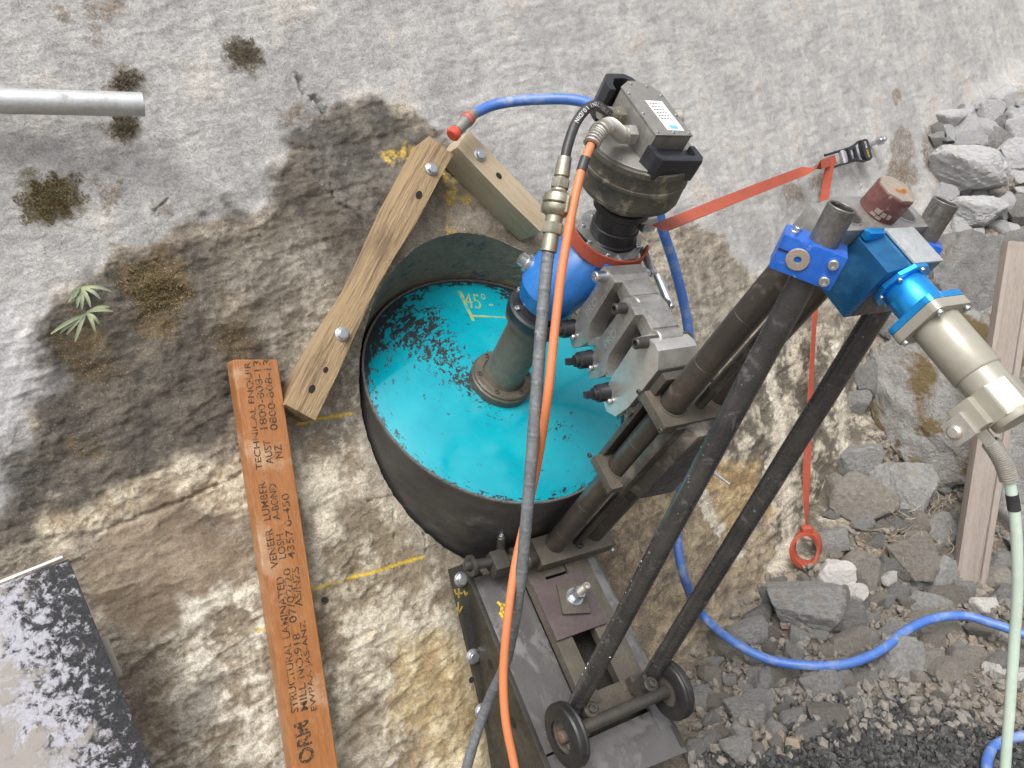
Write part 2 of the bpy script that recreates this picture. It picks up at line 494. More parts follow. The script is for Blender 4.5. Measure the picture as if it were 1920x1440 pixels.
def finish(bm, name, smooth=35):
    me = bpy.data.meshes.new(name)
    bmesh.ops.recalc_face_normals(bm, faces=bm.faces[:])
    bm.normal_update()
    bm.to_mesh(me)
    bm.free()
    if smooth:
        me.polygons.foreach_set('use_smooth', [True] * len(me.polygons))
        me.set_sharp_from_angle(angle=R(smooth))
    return me


def link(name, me, parent=None, M=None, mat=None, label=None, category=None, group=None, kind=None):
    o = bpy.data.objects.new(name, me)
    col.objects.link(o)
    if mat and me is not None and not len(me.materials):
        me.materials.append(MATS[mat])
    if parent is not None:
        o.parent = parent
        if M is not None:
            o.matrix_local = M
    elif M is not None:
        o.matrix_world = M
    for k, v in (('label', label), ('category', category), ('group', group), ('kind', kind)):
        if v:
            o[k] = v
    return o


def part(name, bm, mat, parent, label=None, smooth=35, M=None, kind=None):
    return link(name, finish(bm, name, smooth), parent, M, mat, label, kind=kind)


def thing(name, label, category, M, group=None):
    o = link(name, None, None, M, label=label, category=category, group=group)
    o.empty_display_size = .05
    return o


def nb():
    return bmesh.new()


def zmat(p, d, up=None):                    # matrix with z along d at p
    d = V(d).normalized()
    if up is None:
        q = d.to_track_quat('Z', 'Y')
        M = q.to_matrix().to_4x4()
    else:
        x = V(up) - V(up).dot(d) * d
        x.normalize()
        y = d.cross(x)
        M = Matrix((x, y, d)).transposed().to_4x4()
    M.translation = V(p)
    return M


def box(bm, c, s, M=None, bev=.002, seg=2):
    T = (M or Matrix.Identity(4)) @ Matrix.Translation(V(c)) @ Matrix.Diagonal((s[0], s[1], s[2], 1))
    r = bmesh.ops.create_cube(bm, size=1, matrix=T)
    if bev:
        es = list({e for v in r['verts'] for e in v.link_edges})
        bmesh.ops.bevel(bm, geom=es, offset=min(bev, min(s) * .4), segments=seg, profile=.7, affect='EDGES')
    return bm


def lathe(bm, p, d, prof, n=28, up=None, closed=False):
    """prof: list of (height along d, radius)"""
    M = zmat(p, d, up)
    rings = []
    for h, r in prof:
        if r < 1e-6:
            rings.append([bm.verts.new(M @ V((0, 0, h)))])
        else:
            rings.append([bm.verts.new(M @ V((r * math.cos(2 * math.pi * k / n), r * math.sin(2 * math.pi * k / n), h))) for k in range(n)])
    pr = list(zip(rings[:-1], rings[1:]))
    if closed:
        pr.append((rings[-1], rings[0]))
    for a, b in pr:
        for k in range(n):
            k2 = (k + 1) % n
            if len(a) == 1 and len(b) == 1:
                continue
            if len(a) == 1:
                bm.faces.new((a[0], b[k], b[k2]))
            elif len(b) == 1:
                bm.faces.new((a[k], b[0], a[k2])[::-1] if False else (a[k], a[k2], b[0]))
            else:
                bm.faces.new((a[k], a[k2], b[k2], b[k]))
    return bm


def cyl(bm, p0, p1, r, r1=None, n=24, bev=.0015):
    p0, p1 = V(p0), V(p1)
    L = (p1 - p0).length
    r1 = r if r1 is None else r1
    b = min(bev, r * .4, r1 * .4, L * .3)
    return lathe(bm, p0, p1 - p0, [(0, 0), (0, r - b), (b, r), (L - b, r1), (L, r1 - b), (L, 0)], n)


def pipe(bm, p0, p1, r, wall=.004, n=28):
    p0, p1 = V(p0), V(p1)
    L = (p1 - p0).length
    e = min(.001, wall * .3)
    return lathe(bm, p0, p1 - p0, [(0, r - wall), (0, r - e), (e, r), (L - e, r), (L, r - e), (L, r - wall + e), (L - e, r - wall)], n, closed=True)


def prism(bm, pts, M, h0, h1, bev=.0015, seg=2):
    """closed polygon (x,y) extruded in local z from h0 to h1"""
    a = [bm.verts.new(M @ V((x, y, h0))) for x, y in pts]
    b = [bm.verts.new(M @ V((x, y, h1))) for x, y in pts]
    n = len(pts)
    fs = [bm.faces.new(a[::-1]), bm.faces.new(b)]
    for k in range(n):
        fs.append(bm.faces.new((a[k], a[(k + 1) % n], b[(k + 1) % n], b[k])))
    bmesh.ops.recalc_face_normals(bm, faces=fs)
    if bev:
        es = list({e for f in fs for e in f.edges})
        bmesh.ops.bevel(bm, geom=es, offset=bev, segments=seg, profile=.7, affect='EDGES')
    return bm


def ngon(n, r, rot=0.0):
    return [(r * math.cos(2 * math.pi * k / n + rot), r * math.sin(2 * math.pi * k / n + rot)) for k in range(n)]


def spline(P, n=8):
    P = [V(p) for p in P]
    P = [P[0] * 2 - P[1]] + P + [P[-1] * 2 - P[-2]]
    out = []
    for i in range(1, len(P) - 2):
        p0, p1, p2, p3 = P[i - 1:i + 3]
        for k in range(n):
            t = k / n
            out.append(.5 * ((2 * p1) + (p2 - p0) * t + (2 * p0 - 5 * p1 + 4 * p2 - p3) * t * t + (3 * p1 - p0 - 3 * p2 + p3) * t ** 3))
    out.append(P[-2])
    return out


def sweep(bm, P, r, n=12, smooth=8, rf=None):
    P = spline(P, smooth) if smooth else [V(p) for p in P]
    T = [(P[min(i + 1, len(P) - 1)] - P[max(i - 1, 0)]).normalized() for i in range(len(P))]
    x = T[0].orthogonal().normalized()
    prev = None
    for i, (p, tg) in enumerate(zip(P, T)):
        x = (x - x.dot(tg) * tg).normalized()
        y = tg.cross(x)
        rr = rf(i / (len(P) - 1)) * r if rf else r
        ring = [bm.verts.new(p + rr * (math.cos(2 * math.pi * k / n) * x + math.sin(2 * math.pi * k / n) * y)) for k in range(n)]
        if prev:
            for k in range(n):
                bm.faces.new((prev[k], prev[(k + 1) % n], ring[(k + 1) % n], ring[k]))
        else:
            bm.faces.new(ring[::-1])
        prev = ring
    bm.faces.new(prev)
    return P, T


def ribbon(bm, P, WD_, w, th=.0016, smooth=6):
    """flat strap along P with width directions WD_ (one per control point)"""
    Q = spline(P, smooth)
    D = spline(WD_, smooth)
    prev = None
    for i, p in enumerate(Q):
        tg = (Q[min(i + 1, len(Q) - 1)] - Q[max(i - 1, 0)]).normalized()
        d = (D[i] - D[i].dot(tg) * tg).normalized()
        nn = tg.cross(d)
        ring = [bm.verts.new(p + d * (sx * w / 2) + nn * (sy * th / 2)) for sx, sy in ((-1, -1), (-.4, -1), (.4, -1), (1, -1), (1, 1), (.4, 1), (-.4, 1), (-1, 1))]
        if prev:
            for k in range(8):
                bm.faces.new((prev[k], prev[(k + 1) % 8], ring[(k + 1) % 8], ring[k]))
        else:
            bm.faces.new(ring[::-1])
        prev = ring
    bm.faces.new(prev)
    return bm


def hull(bm, pts):
    vs = [bm.verts.new(p) for p in pts]
    r = bmesh.ops.convex_hull(bm, input=vs)
    bmesh.ops.delete(bm, geom=[g for g in r['geom_interior'] if isinstance(g, bmesh.types.BMVert)], context='VERTS')
    return bm


def circ(p, d, r, n=18, up=None):
    M = zmat(p, d, up)
    return [M @ V((r * math.cos(2 * math.pi * k / n), r * math.sin(2 * math.pi * k / n), 0)) for k in range(n)]


def text_mesh(body, size, spacing=1.0, bold=0.0):
    cu = bpy.data.curves.new('t', 'FONT')
    cu.body = body
    cu.size = size
    cu.space_character = spacing
    cu.offset = bold
    o = bpy.data.objects.new('t', cu)
    me = bpy.data.meshes.new_from_object(o)
    bpy.data.objects.remove(o)
    bpy.data.curves.remove(cu)
    return me


def mesh_bounds(me):
    c = np.empty(len(me.vertices) * 3)
    me.vertices.foreach_get('co', c)
    c = c.reshape(-1, 3)
    return c.min(0), c.max(0)


def fit_text(body, width, height, mat, name, parent, M, bold=0.0, label=None):
    """text stretched into width x height, lower-left corner at M"""
    me = text_mesh(body, 1.0, 1.0, bold)
    lo, hi = mesh_bounds(me)
    S = Matrix.Diagonal((width / (hi[0] - lo[0]), height / (hi[1] - lo[1]), 1, 1)) @ Matrix.Translation((-lo[0], -lo[1], 0))
    me.transform(S)
    return link(name, me, parent, M, mat, label)


# shared small parts
def _hexbolt():
    bm = nb()
    lathe(bm, (0, 0, 0), (0, 0, 1), [(0, 0), (0, 1.28), (.18, 1.28), (.22, 1.22), (.22, 0)], 24)
    prism(bm, ngon(6, 1.02), Matrix.Identity(4), .2, .82, .06)
    lathe(bm, (0, 0, 0), (0, 0, 1), [(.8, .8), (.86, .72), (.87, 0)], 20)
    return finish(bm, 'hex_bolt')


def _capscrew():
    bm = nb()
    lathe(bm, (0, 0, 0), (0, 0, 1), [(0, 1), (.85, 1), (1, .88), (1, .55), (.45, .5), (.45, 0)], 20)
    return finish(bm, 'cap_screw')


HEX, CAP = _hexbolt(), _capscrew()
HEX.materials.append(MATS['zinc'])
CAP.materials.append(MATS['zinc'])
CAPD = CAP.copy()
CAPD.materials.clear()
CAPD.materials.append(MATS['dark_steel'])


def bolt(parent, p, d, size, me=None, name='bolt'):
    M = zmat(p, d) @ Matrix.Rotation(random.uniform(0, 1), 4, 'Z') @ Matrix.Diagonal((size, size, size, 1))
    return link(name, me or HEX, parent, M)

# ------------------------------------------------------------------ rock face (dense sheet in wall coordinates u, v, h)
WALL = frame(uvh(0, 0, 0), TU, TV, N)
AW = np.array([A @ TU, A @ TV, A @ N])
OW = np.array([O @ TU, O @ TV, O @ N - DW])
R_HOLE = .309
zc = lambda u: 1.195 + .565 * u             # distance of the face from the viewpoint grows along u


def axis_steps(lo, hi, f):
    s = [lo]
    while s[-1] < hi:
        s.append(s[-1] + f(s[-1]))
    return np.array(s)


us = axis_steps(-.06, 3.9, lambda u: .0020 * zc(u))
us = np.r_[np.linspace(-2.2, -.075, 40), us, np.linspace(3.94, 8.5, 60)]
ts = np.r_[np.linspace(-1.05, -.475, 24), np.arange(-.470, .660, .00195), np.linspace(.665, 1.35, 24)]
UU = np.repeat(us[:, None], len(ts), 1)
VV = np.clip(zc(UU), .35, 4.2) * ts[None, :]
nu, nv = UU.shape
u, v = UU.ravel(), VV.ravel()

BPX = [(1250, 1330), (1330, 1190), (1420, 1085), (1560, 880), (1625, 600), (1725, 330), (1810, 165), (1905, 100)]
BUV = np.array([wall_uv(*p) for p in BPX])
order = np.argsort(BUV[:, 1])
BV, BU = BUV[order, 1], BUV[order, 0]


def bank_h(u, v):
    ub = np.interp(v, BV, BU)
    s = u - ub
    return .34 * sstep(.0, 1.0, s) + .10 * sstep(0, .18, s) * sstep(.35, -.4, v)


def puv(pts):
    return np.array([wall_uv(*p) for p in pts])


def mask(pts, amp=.035, e=.012, f=9, seed=3, oct_=4):
    P = puv(pts)
    lo, hi = P.min(0) - .15, P.max(0) + .15
    s = (u > lo[0]) & (u < hi[0]) & (v > lo[1]) & (v < hi[1])
    out = np.zeros(u.shape)
    if s.any():
        sd = poly_sd(P, u[s], v[s]) + amp * fbm(u[s], v[s], f, oct_, .6, seed) * 2
        out[s] = sstep(-e, e, sd)
    return out


def ell(px_, py_, rx, ry):
    return [(px_ + rx * math.cos(a), py_ + ry * math.sin(a)) for a in np.linspace(0, 2 * math.pi, 12, endpoint=False)]


nA = fbm(u, v, 3.1, 5, .55, 1)
nB = fbm(u, v, 17, 5, .6, 9)
nC = fbm(u, v, 70, 3, .65, 15)
nD = fbm(u * .96 + v * .28, (v * .96 - u * .28) * .22, 30, 4, .6, 21)      # run-down streaks
nE = fbm(u, v, 6.5, 4, .55, 27)
nF = fbm((u * .93 + v * .37) * .35, v * .93 - u * .37, 16, 4, .6, 33)       # foliation of the rock


def L3(a, b, k):
    a, b = np.asarray(a, float), np.asarray(b, float)
    k = k[:, None]
    return a * (1 - k) + b * k


colr = L3((.300, .295, .288), (.410, .403, .393), sstep(-.35, .35, nD * .38 + nB * .22 + nE * .55 + nA * .4))
colr = L3(colr, (.36, .31, .26), .5 * sstep(.15, .5, nE + .3 * nB))
colr = L3(colr, (.56, .545, .515), .55 * sstep(.12, .5, nB * .5 + nE * .6 + nC * .15) * sstep(1.5, .5, u))
rug = .22 + .25 * sstep(1.3, .5, u)
rough_h = np.full(u.shape, .35)


def paint(m, c, k=1.0, rg_=None, rh=None):
    global colr, rug, rough_h
    colr = L3(colr, c, m * k) if not isinstance(c, np.ndarray) else colr * (1 - (m * k)[:, None]) + c * (m * k)[:, None]
    if rg_ is not None:
        rug = rug * (1 - m) + rg_ * m
    if rh is not None:
        rough_h = rough_h * (1 - m) + rh * m


def two(c1, c2, nn, lo=-.2, hi=.25):
    return L3(c1, c2, sstep(lo, hi, nn))


# lower part of the face: stained, speckled bedrock
low = mask([(-900, 1010), (-60, 990), (30, 920), (45, 760), (75, 630), (130, 525), (215, 462), (330, 440), (420, 390), (500, 380), (545, 270), (650, 185), (770, 205), (900, 300), (1000, 420), (1240, 420), (1300, 410), (1400, 520), (1640, 560), (1700, 900), (1800, 2200), (-900, 2200)], .03, .01, 8, 3)
paint(low, two((.20, .168, .13), (.34, .30, .24), nB * .5 + nE * .8 + nC * .15, -.3, .35), 1, .7, .9)
# dark lichen crust
dk = mask([(70, 600), (130, 520), (220, 460), (330, 440), (430, 380), (500, 420), (520, 310), (560, 240), (640, 190), (760, 205), (830, 250), (840, 320), (760, 400), (700, 470), (650, 600), (610, 640), (560, 700), (530, 780), (440, 820), (350, 880), (240, 920), (110, 960), (20, 1010), (-200, 1000), (-100, 800), (40, 760)], .05, .02, 7, 5)
paint(dk, two((.048, .042, .034), (.122, .106, .084), nB * .7 + nC * .4 + nE * .4, -.35, .5), .96, .5, .8)
dk2 = mask([(560, 200), (690, 190), (800, 260), (760, 420), (640, 400), (590, 300)], .04, .02, 10, 6)
paint(dk2, two((.075, .07, .06), (.16, .15, .13), nB + nC * .5), .6)
# warm brown moss film
for e_ in (ell(290, 530, 70, 70), ell(270, 610, 45, 40), ell(430, 600, 40, 70), ell(170, 690, 40, 25), ell(140, 640, 50, 20), ell(150, 830, 30, 20)):
    paint(mask(e_, .03, .02, 14, 8), two((.085, .055, .02), (.15, .10, .045), nB), .75, .9)
# pale wash along the left edge and above the crust
paint(mask([(-900, 520), (60, 560), (70, 700), (30, 880), (-60, 980), (-900, 1000)], .04, .03, 6, 11), two((.36, .35, .36), (.46, .45, .45), nB), .85, .3)
paint(mask([(400, 560), (400, 440), (470, 380), (560, 420), (660, 560), (600, 680), (545, 760), (520, 660), (450, 640)], .05, .03, 9, 12), two((.20, .175, .135), (.42, .39, .33), nC * .5 + nB * .7 + nE * .6, -.2, .45), .6, .55)
paint(mask([(545, 560), (650, 620), (690, 740), (700, 860), (580, 900), (548, 790)], .05, .03, 10, 13), two((.24, .21, .165), (.50, .47, .41), nC + nB * .6, -.1, .4), .75)
# cream band and crust under it, brown sheet below
paint(mask([(120, 960), (340, 870), (450, 850), (480, 960), (330, 960), (170, 1010), (60, 1030)], .03, .02, 10, 14), two((.30, .235, .155), (.66, .59, .46), nB * .8 + nC * .4 + nF * .4, -.3, .3), .95, .55)
paint(mask([(120, 1045), (330, 950), (480, 980), (500, 1110), (420, 1110), (330, 1200), (250, 1240), (200, 1180)], .04, .02, 8, 16), two((.17, .128, .088), (.27, .215, .155), nF * 1.1 + nB * .3), .97, .35, .5)
paint(mask([(300, 1240), (360, 1130), (470, 1090), (560, 1190), (560, 1460), (270, 1460)], .05, .03, 10, 17), two((.25, .205, .145), (.68, .64, .54), nC * .45 + nB * .7 + nE * .7, -.3, .25), .95, .6)
paint(mask([(560, 870), (690, 800), (720, 930), (830, 1050), (880, 1200), (930, 1460), (600, 1460), (580, 1100)], .05, .03, 9, 18), two((.23, .185, .125), (.60, .55, .44), nC * .45 + nB * .7 + nE * .9, -.3, .35), .95, .6)
paint(mask([(620, 960), (700, 900), (740, 980), (690, 1030), (630, 1020)], .05, .03, 12, 19), (.20, .165, .11), .7)
paint(mask([(640, 1320), (720, 1290), (740, 1460), (650, 1460)], .05, .03, 12, 20), (.16, .13, .09), .6)
paint(mask([(730, 1200), (900, 1180), (930, 1460), (760, 1460)], .05, .03, 9, 22), two((.36, .26, .12), (.58, .48, .28), nB * .7 + nE * .6), .65)
paint(mask([(300, 1330), (400, 1270), (420, 1350), (330, 1420)], .03, .02, 12, 24), (.17, .15, .12), .7)
paint(mask([(700, 570), (760, 500), (700, 480), (640, 640), (690, 700)], .03, .02, 12, 25), two((.22, .19, .14), (.42, .38, .31), nB + nC), .7)
# right of the hole
paint(mask([(1250, 470), (1320, 430), (1400, 520), (1390, 640), (1300, 700), (1230, 640)], .04, .03, 9, 26), two((.20, .18, .145), (.33, .30, .25), nD + nB), .7, .6)
paint(mask([(1100, 1010), (1280, 860), (1420, 880), (1470, 1060), (1380, 1120), (1280, 1260), (1160, 1240)], .05, .03, 7, 28), two((.20, .155, .105), (.43, .34, .21), nB + nF * .6 + nC * .4, -.25, .35), .75, .85)
paint(mask([(1280, 780), (1420, 640), (1600, 600), (1640, 780), (1600, 1000), (1480, 1080), (1400, 900)], .06, .03, 6, 29), two((.105, .09, .068), (.52, .47, .37), nB * .9 + nE * .7 + nC * .4, -.15, .35), .92, .8)
for P_, w_ in (([(1562, 640), (1572, 760), (1578, 880), (1590, 1000)], .035), ([(1440, 690), (1460, 800), (1440, 900)], .03), ([(1290, 880), (1330, 960), (1380, 1040)], .025), ([(1470, 900), (1480, 1010), (1440, 1060)], .03)):
    q = puv(P_)
    s = (u > q[:, 0].min() - .2) & (u < q[:, 0].max() + .2) & (v > q[:, 1].min() - .2) & (v < q[:, 1].max() + .2)
    mm = np.zeros(u.shape)
    mm[s] = sstep(w_, w_ * .2, line_d(q, u[s], v[s]) + .05 * nB[s] + .03 * nC[s])
    paint(mm, (.62, .57, .47), .85)
paint(mask([(1330, 880), (1420, 860), (1440, 960), (1360, 1010)], .05, .02, 10, 48), two((.30, .20, .09), (.50, .38, .20), nB), .8)
paint(mask([(1290, 700), (1400, 660), (1420, 760), (1330, 800)], .05, .02, 10, 49), two((.16, .14, .11), (.30, .26, .2), nB), .7)
# yellow marking paint
for P_, w_ in (([(585, 1103), (690, 1075), (795, 1043)], .0035), ([(560, 795), (600, 785), (660, 775)], .003), ([(485, 1183), (500, 1176)], .003)):
    q = puv(P_)
    s = (np.abs(u - q[:, 0].mean()) < .25) & (np.abs(v - q[:, 1].mean()) < .2)
    mm = np.zeros(u.shape)
    mm[s] = sstep(w_ + .0015, w_ - .0015, line_d(q, u[s], v[s]) + .004 * np.maximum(nC[s], 0) + .003 * nB[s])
    paint(mm, (.62, .42, .03), .9, .3)
for e_ in (ell(748, 288, 36, 14), ell(845, 355, 16, 40), ell(875, 375, 16, 10), ell(848, 440, 14, 16), ell(883, 445, 10, 12)):
    paint(mask(e_, .018, .008, 30, 30), (.58, .39, .04), .75 * sstep(-.25, .2, nC))
paint(mask(ell(608, 1125, 7, 8), .0, .002, 9, 3), (.02, .017, .014), 1)
# small lichen blotches high on the face
for e_ in (ell(180, 70, 14, 18), ell(120, 15, 14, 14), ell(200, 10, 40, 22), ell(1690, 285, 22, 50), ell(1745, 280, 18, 45), ell(1690, 330, 30, 30), ell(1485, 365, 22, 16), ell(1530, 340, 14, 14), ell(1680, 180, 8, 14), ell(550, 215, 26, 18), ell(205, 355, 22, 40), ell(305, 385, 16, 14)):
    paint(mask(e_, .02, .008, 30, 31), two((.12, .09, .06), (.27, .22, .17), nC), .8 * sstep(-.4, .1, nC + .3 * nB), .8)
for e_, c_ in ((ell(95, 372, 58, 50), (.13, .11, .055)), (ell(236, 152, 32, 20), (.19, .16, .12)), (ell(233, 238, 32, 24), (.19, .16, .12)), (ell(456, 100, 40, 28), (.20, .17, .13))):
    paint(mask(e_, .022, .012, 26, 35), c_, .8 * sstep(-.5, .1, nC + .2 * nB), .9)
# rubble bank soil
bh = bank_h(u, v)
bk = sstep(.01, .10, bh + .04 * nB)
paint(bk, two((.13, .108, .082), (.27, .235, .19), nB * .8 + nC * .5), .95, 1.0, 1.4)

hgt = rough_h * (.024 * fbm(u, v, 1.7, 3, .5, 40) + .013 * nE + .0065 * nB + .0030 * nC) + .010 * fbm(u, v, .9, 2, .5, 44)
hgt += .008 * rough_h * (np.abs(nF) * -2 + .6)
hgt += bh + bk * (.05 * np.abs(nE) + .05 * fbm(u, v, 9, 4, .55, 46))
# ledges and cracks
for pts, dep, wd in (([(560, 140), (575, 175), (600, 185), (612, 205)], .014, .013), ([(1593, 262), (1596, 290), (1602, 300)], .008, .003), ([(1605, 330), (1612, 345), (1618, 370), (1612, 385)], .008, .003),
                     ([(620, 345), (632, 380), (660, 392), (680, 412)], .008, .004), ([(290, 395), (305, 382), (315, 372)], .006, .003),
                     ([(180, 1000), (330, 945), (420, 905), (470, 880)], .005, .008), ([(690, 940), (735, 928)], .02, .0035), ([(738, 950), (740, 1010)], .02, .003), ([(795, 1000), (800, 1035)], .03, .008), ([(1388, 1030), (1410, 1080)], .01, .004)):
    q = puv(pts)
    s = (u > q[:, 0].min() - .1) & (u < q[:, 0].max() + .1) & (v > q[:, 1].min() - .1) & (v < q[:, 1].max() + .1)
    dd = line_d(q, u[s], v[s]) + .25 * wd + np.minimum(.5 * wd, .006) * (nC[s] * 1.6 + nB[s])
    hgt[s] -= dep * sstep(wd, wd * .2, dd)
# flat where the hole and the steel bracket are
rel = np.stack([u, v, hgt * 0], 1) - OW
dist_ax = np.linalg.norm(rel - (rel @ AW)[:, None] * AW, axis=1)
near = sstep(.14, .02, np.abs(dist_ax - R_HOLE))
hgt = hgt * (1 - .75 * near) + .004 * near * nB
flat = mask([(820, 1040), (900, 1030), (1120, 1000), (1300, 1260), (1350, 1500), (930, 1500)], .0, .04, 9, 3)
hgt = hgt * (1 - .9 * flat) - .012 * flat

co = np.stack([u, v, hgt], 1)
rel = co - OW
ax_t = rel @ AW
radv = rel - ax_t[:, None] * AW
rr = np.linalg.norm(radv, axis=1)
inside = (rr < R_HOLE).reshape(nu, nv)
# pull the ring just inside out to the cut edge
ring = inside.copy()
core = inside.copy()
for dx, dy in ((1, 0), (-1, 0), (0, 1), (0, -1), (1, 1), (-1, -1), (1, -1), (-1, 1)):
    core &= np.roll(np.roll(inside, dx, 0), dy, 1)
edge_v = (inside & ~core).ravel()
Rj = R_HOLE + .003 * nC[edge_v]
co[edge_v] = OW + ax_t[edge_v][:, None] * AW + radv[edge_v] / rr[edge_v][:, None] * Rj[:, None]
# project edge vertices back to the face height
idx = np.arange(nu * nv).reshape(nu, nv)
quads = np.stack([idx[:-1, :-1], idx[1:, :-1], idx[1:, 1:], idx[:-1, 1:]], -1).reshape(-1, 4)
cf = core.ravel()
keep = ~(cf[quads].any(1)) & ~(inside.ravel()[quads].all(1))
quads = quads[keep]


def fast_mesh(name, co, quads, attrs=None, smooth=True):
    k = quads.shape[1]
    me = bpy.data.meshes.new(name)
    me.vertices.add(len(co))
    me.vertices.foreach_set('co', np.ascontiguousarray(co, dtype=np.float32).ravel())
    me.loops.add(len(quads) * k)
    me.loops.foreach_set('vertex_index', np.ascontiguousarray(quads, dtype=np.int32).ravel())
    me.polygons.add(len(quads))
    me.polygons.foreach_set('loop_start', np.arange(0, len(quads) * k, k, dtype=np.int32))
    me.polygons.foreach_set('use_smooth', np.full(len(quads), smooth))
    me.update(calc_edges=True)
    for n_, kind_, arr in attrs or ():
        a_ = me.attributes.new(n_, kind_, 'POINT')
        a_.data.foreach_set('color' if kind_ == 'FLOAT_COLOR' else 'value', np.ascontiguousarray(arr, dtype=np.float32).ravel())
    return me


used = np.zeros(nu * nv, bool)
used[quads.ravel()] = True
remap = np.cumsum(used) - 1
colr = np.clip(colr, .01, .9)
me = fast_mesh('rock_face', co[used], remap[quads], (('stain', 'FLOAT_COLOR', np.c_[colr, np.ones(len(colr))][used]), ('rug', 'FLOAT', np.clip(rug, 0, 1)[used])))
rock_face = link('rock_face', me, None, WALL, 'rock_face', label='stained grey and brown rock face with a wide round hole drilled into it', kind='structure')


def wall_h(uu, vv):                         # approximate height of the sheet at a place
    i = np.clip(np.searchsorted(us, uu), 1, nu - 1)
    j = np.clip(np.searchsorted(np.clip(zc(us[i]), .35, 4.2) * ts, vv), 1, nv - 1)
    return float(hgt.reshape(nu, nv)[i, j])


def on_face(x, y, off=0.0):                 # camera-axis point on the sheet seen at a measured place
    h = 0.0
    for _ in range(12):
        p = wall_pt(x, y, h)
        h = .5 * h + .5 * (wall_h(p @ TU, p @ TV) + off)
    return wall_pt(x, y, h)


# lining of the drilled hole
bm = nb()
e1 = nz(np.cross(AW, [0, 0, 1.0]))
e2 = np.cross(AW, e1)
prev = None
NH = 180
for k in range(NH + 1):
    a_ = 2 * math.pi * k / NH
    rd = e1 * math.cos(a_) + e2 * math.sin(a_)
    base = OW + rd * R_HOLE
    t0 = -base[2] / AW[2]
    hh_ = wall_h(*(base + AW * t0)[:2])
    t0 = (hh_ - base[2]) / AW[2]
    rj = 1 + .006 * math.sin(9 * a_) * math.sin(23 * a_)
    cur = [bm.verts.new(OW + rd * R_HOLE * (1.0 + (rj - 1) * (.3 + q)) + AW * (t0 - .001 - q * (t0 + .45))) for q in (0, .03, .1, .25, .5, 1)]
    if prev:
        for a0_, a1_, b0_, b1_ in zip(prev[:-1], prev[1:], cur[:-1], cur[1:]):
            bm.faces.new((a0_, a1_, b1_, b0_))
    prev = cur
surf('hole_rock', (.165, .150, .118), (.11, .103, .085), (.22, .20, .155), 14, (.45, .85), 0, .9, .004, dirt=(.045, .075, .095), dlo=.56, dhi=.66, dscale=26)
part('hole_lining', bm, 'hole_rock', rock_face, label='wet dark cut rock inside the drilled hole')

# ------------------------------------------------------------------ ground
g0 = W(ground_pt(1500, 1250))
xs = np.r_[np.linspace(-30, -2.3, 14), np.arange(-2.2, 3.4, .028), np.linspace(3.6, 30, 14)]
ys = np.r_[np.linspace(-30, -.6, 12), np.arange(-.5, 3.6, .028), np.linspace(3.8, 30, 12)]
GX, GY = np.meshgrid(xs, ys, indexing='ij')
gz = .03 * fbm(GX, GY, 1.3, 3, .5, 51) + .02 * fbm(GX, GY, 6, 4, .55, 53)
gz *= sstep(20, 6, np.hypot(GX, GY))
gi = np.arange(GX.size).reshape(GX.shape)
gq = np.stack([gi[:-1, :-1], gi[1:, :-1], gi[1:, 1:], gi[:-1, 1:]], -1).reshape(-1, 4)
ground = link('ground', fast_mesh('ground', np.stack([GX.ravel(), GY.ravel(), gz.ravel()], 1), gq), None, None, 'soil', label='stony brown ground at the foot of the rock', kind='structure')


def ground_z(p):
    i = np.clip(np.searchsorted(xs, p[0]), 0, len(xs) - 1)
    j = np.clip(np.searchsorted(ys, p[1]), 0, len(ys) - 1)
    return float(gz[i, j])

# ------------------------------------------------------------------ core barrel
ZA = V((0, 0, 1))
core_barrel = thing('core_barrel', 'wide dark steel core barrel with chipped turquoise end, sunk in the rock', 'core barrel', RIG)
bm = nb()
lathe(bm, (0, 0, 0), ZA, [(-.44, .2955), (-.44, .3015), (-.002, .3015), (.0005, .3005), (.0005, .2965), (-.004, .2955)], 128, closed=True)
surf('barrel_steel', (.070, .071, .072), (.105, .100, .093), (.088, .088, .087), 8, (.22, .5), .55, .15, .0005, stretch=(1, 1, 3), dirt=(.12, .115, .105), dlo=.58, dhi=.72, dscale=9)
part('barrel_wall', bm, 'barrel_steel', core_barrel)
bm = nb()
lathe(bm, (0, 0, 0), ZA, [(.0004, .2962), (.0012, .2966), (.0012, .3008), (-.0005, .3018), (-.003, .3018), (-.003, .3010)], 128)
part('rim_edge', bm, 'tube_end', core_barrel, label='worn grey rim edge of the barrel')
bm = nb()
lathe(bm, (0, 0, 0), ZA, [(-.014, 0), (-.014, .2953), (-.0045, .2953), (-.0040, .2945), (-.0040, .0)], 128)
end = part('end_plate', bm, 'disc_paint', core_barrel, label='turquoise painted end plate with black chipped patches')
# yellow paint marks on the end plate
bm = nb()
for p0, p1, w_ in (((861, 545), (888, 602), .010), ((886, 592), (960, 596), .006)):
    a_, b_ = rg(p0, a=-.0036), rg(p1, a=-.0036)
    t_ = (b_ - a_).normalized()
    s_ = V((-t_.y, t_.x, 0)) * w_ / 2
    bm.faces.new([bm.verts.new(q) for q in (a_ - s_, b_ - s_ * .7, b_ + s_ * .7, a_ + s_)])
surf('worn_yellow', (.27, .35, .13), (.03, .28, .32), (.36, .38, .08), 60, (.3, .5), 0, 0, lo=.45, hi=.6)
part('paint_line', bm, 'worn_yellow', end, smooth=0)
p0, p1, p2 = rg((874, 577), a=-.0035), rg((926, 578), a=-.0035), rg((870, 548), a=-.0035)
ex, ey = (p1 - p0), (p2 - p0)
T_ = Matrix((ex.normalized(), ey.normalized(), ZA)).transposed().to_4x4()
T_.translation = p0
fit_text('45°-', ex.length, ey.length, 'worn_yellow', 'paint_writing', end, T_)
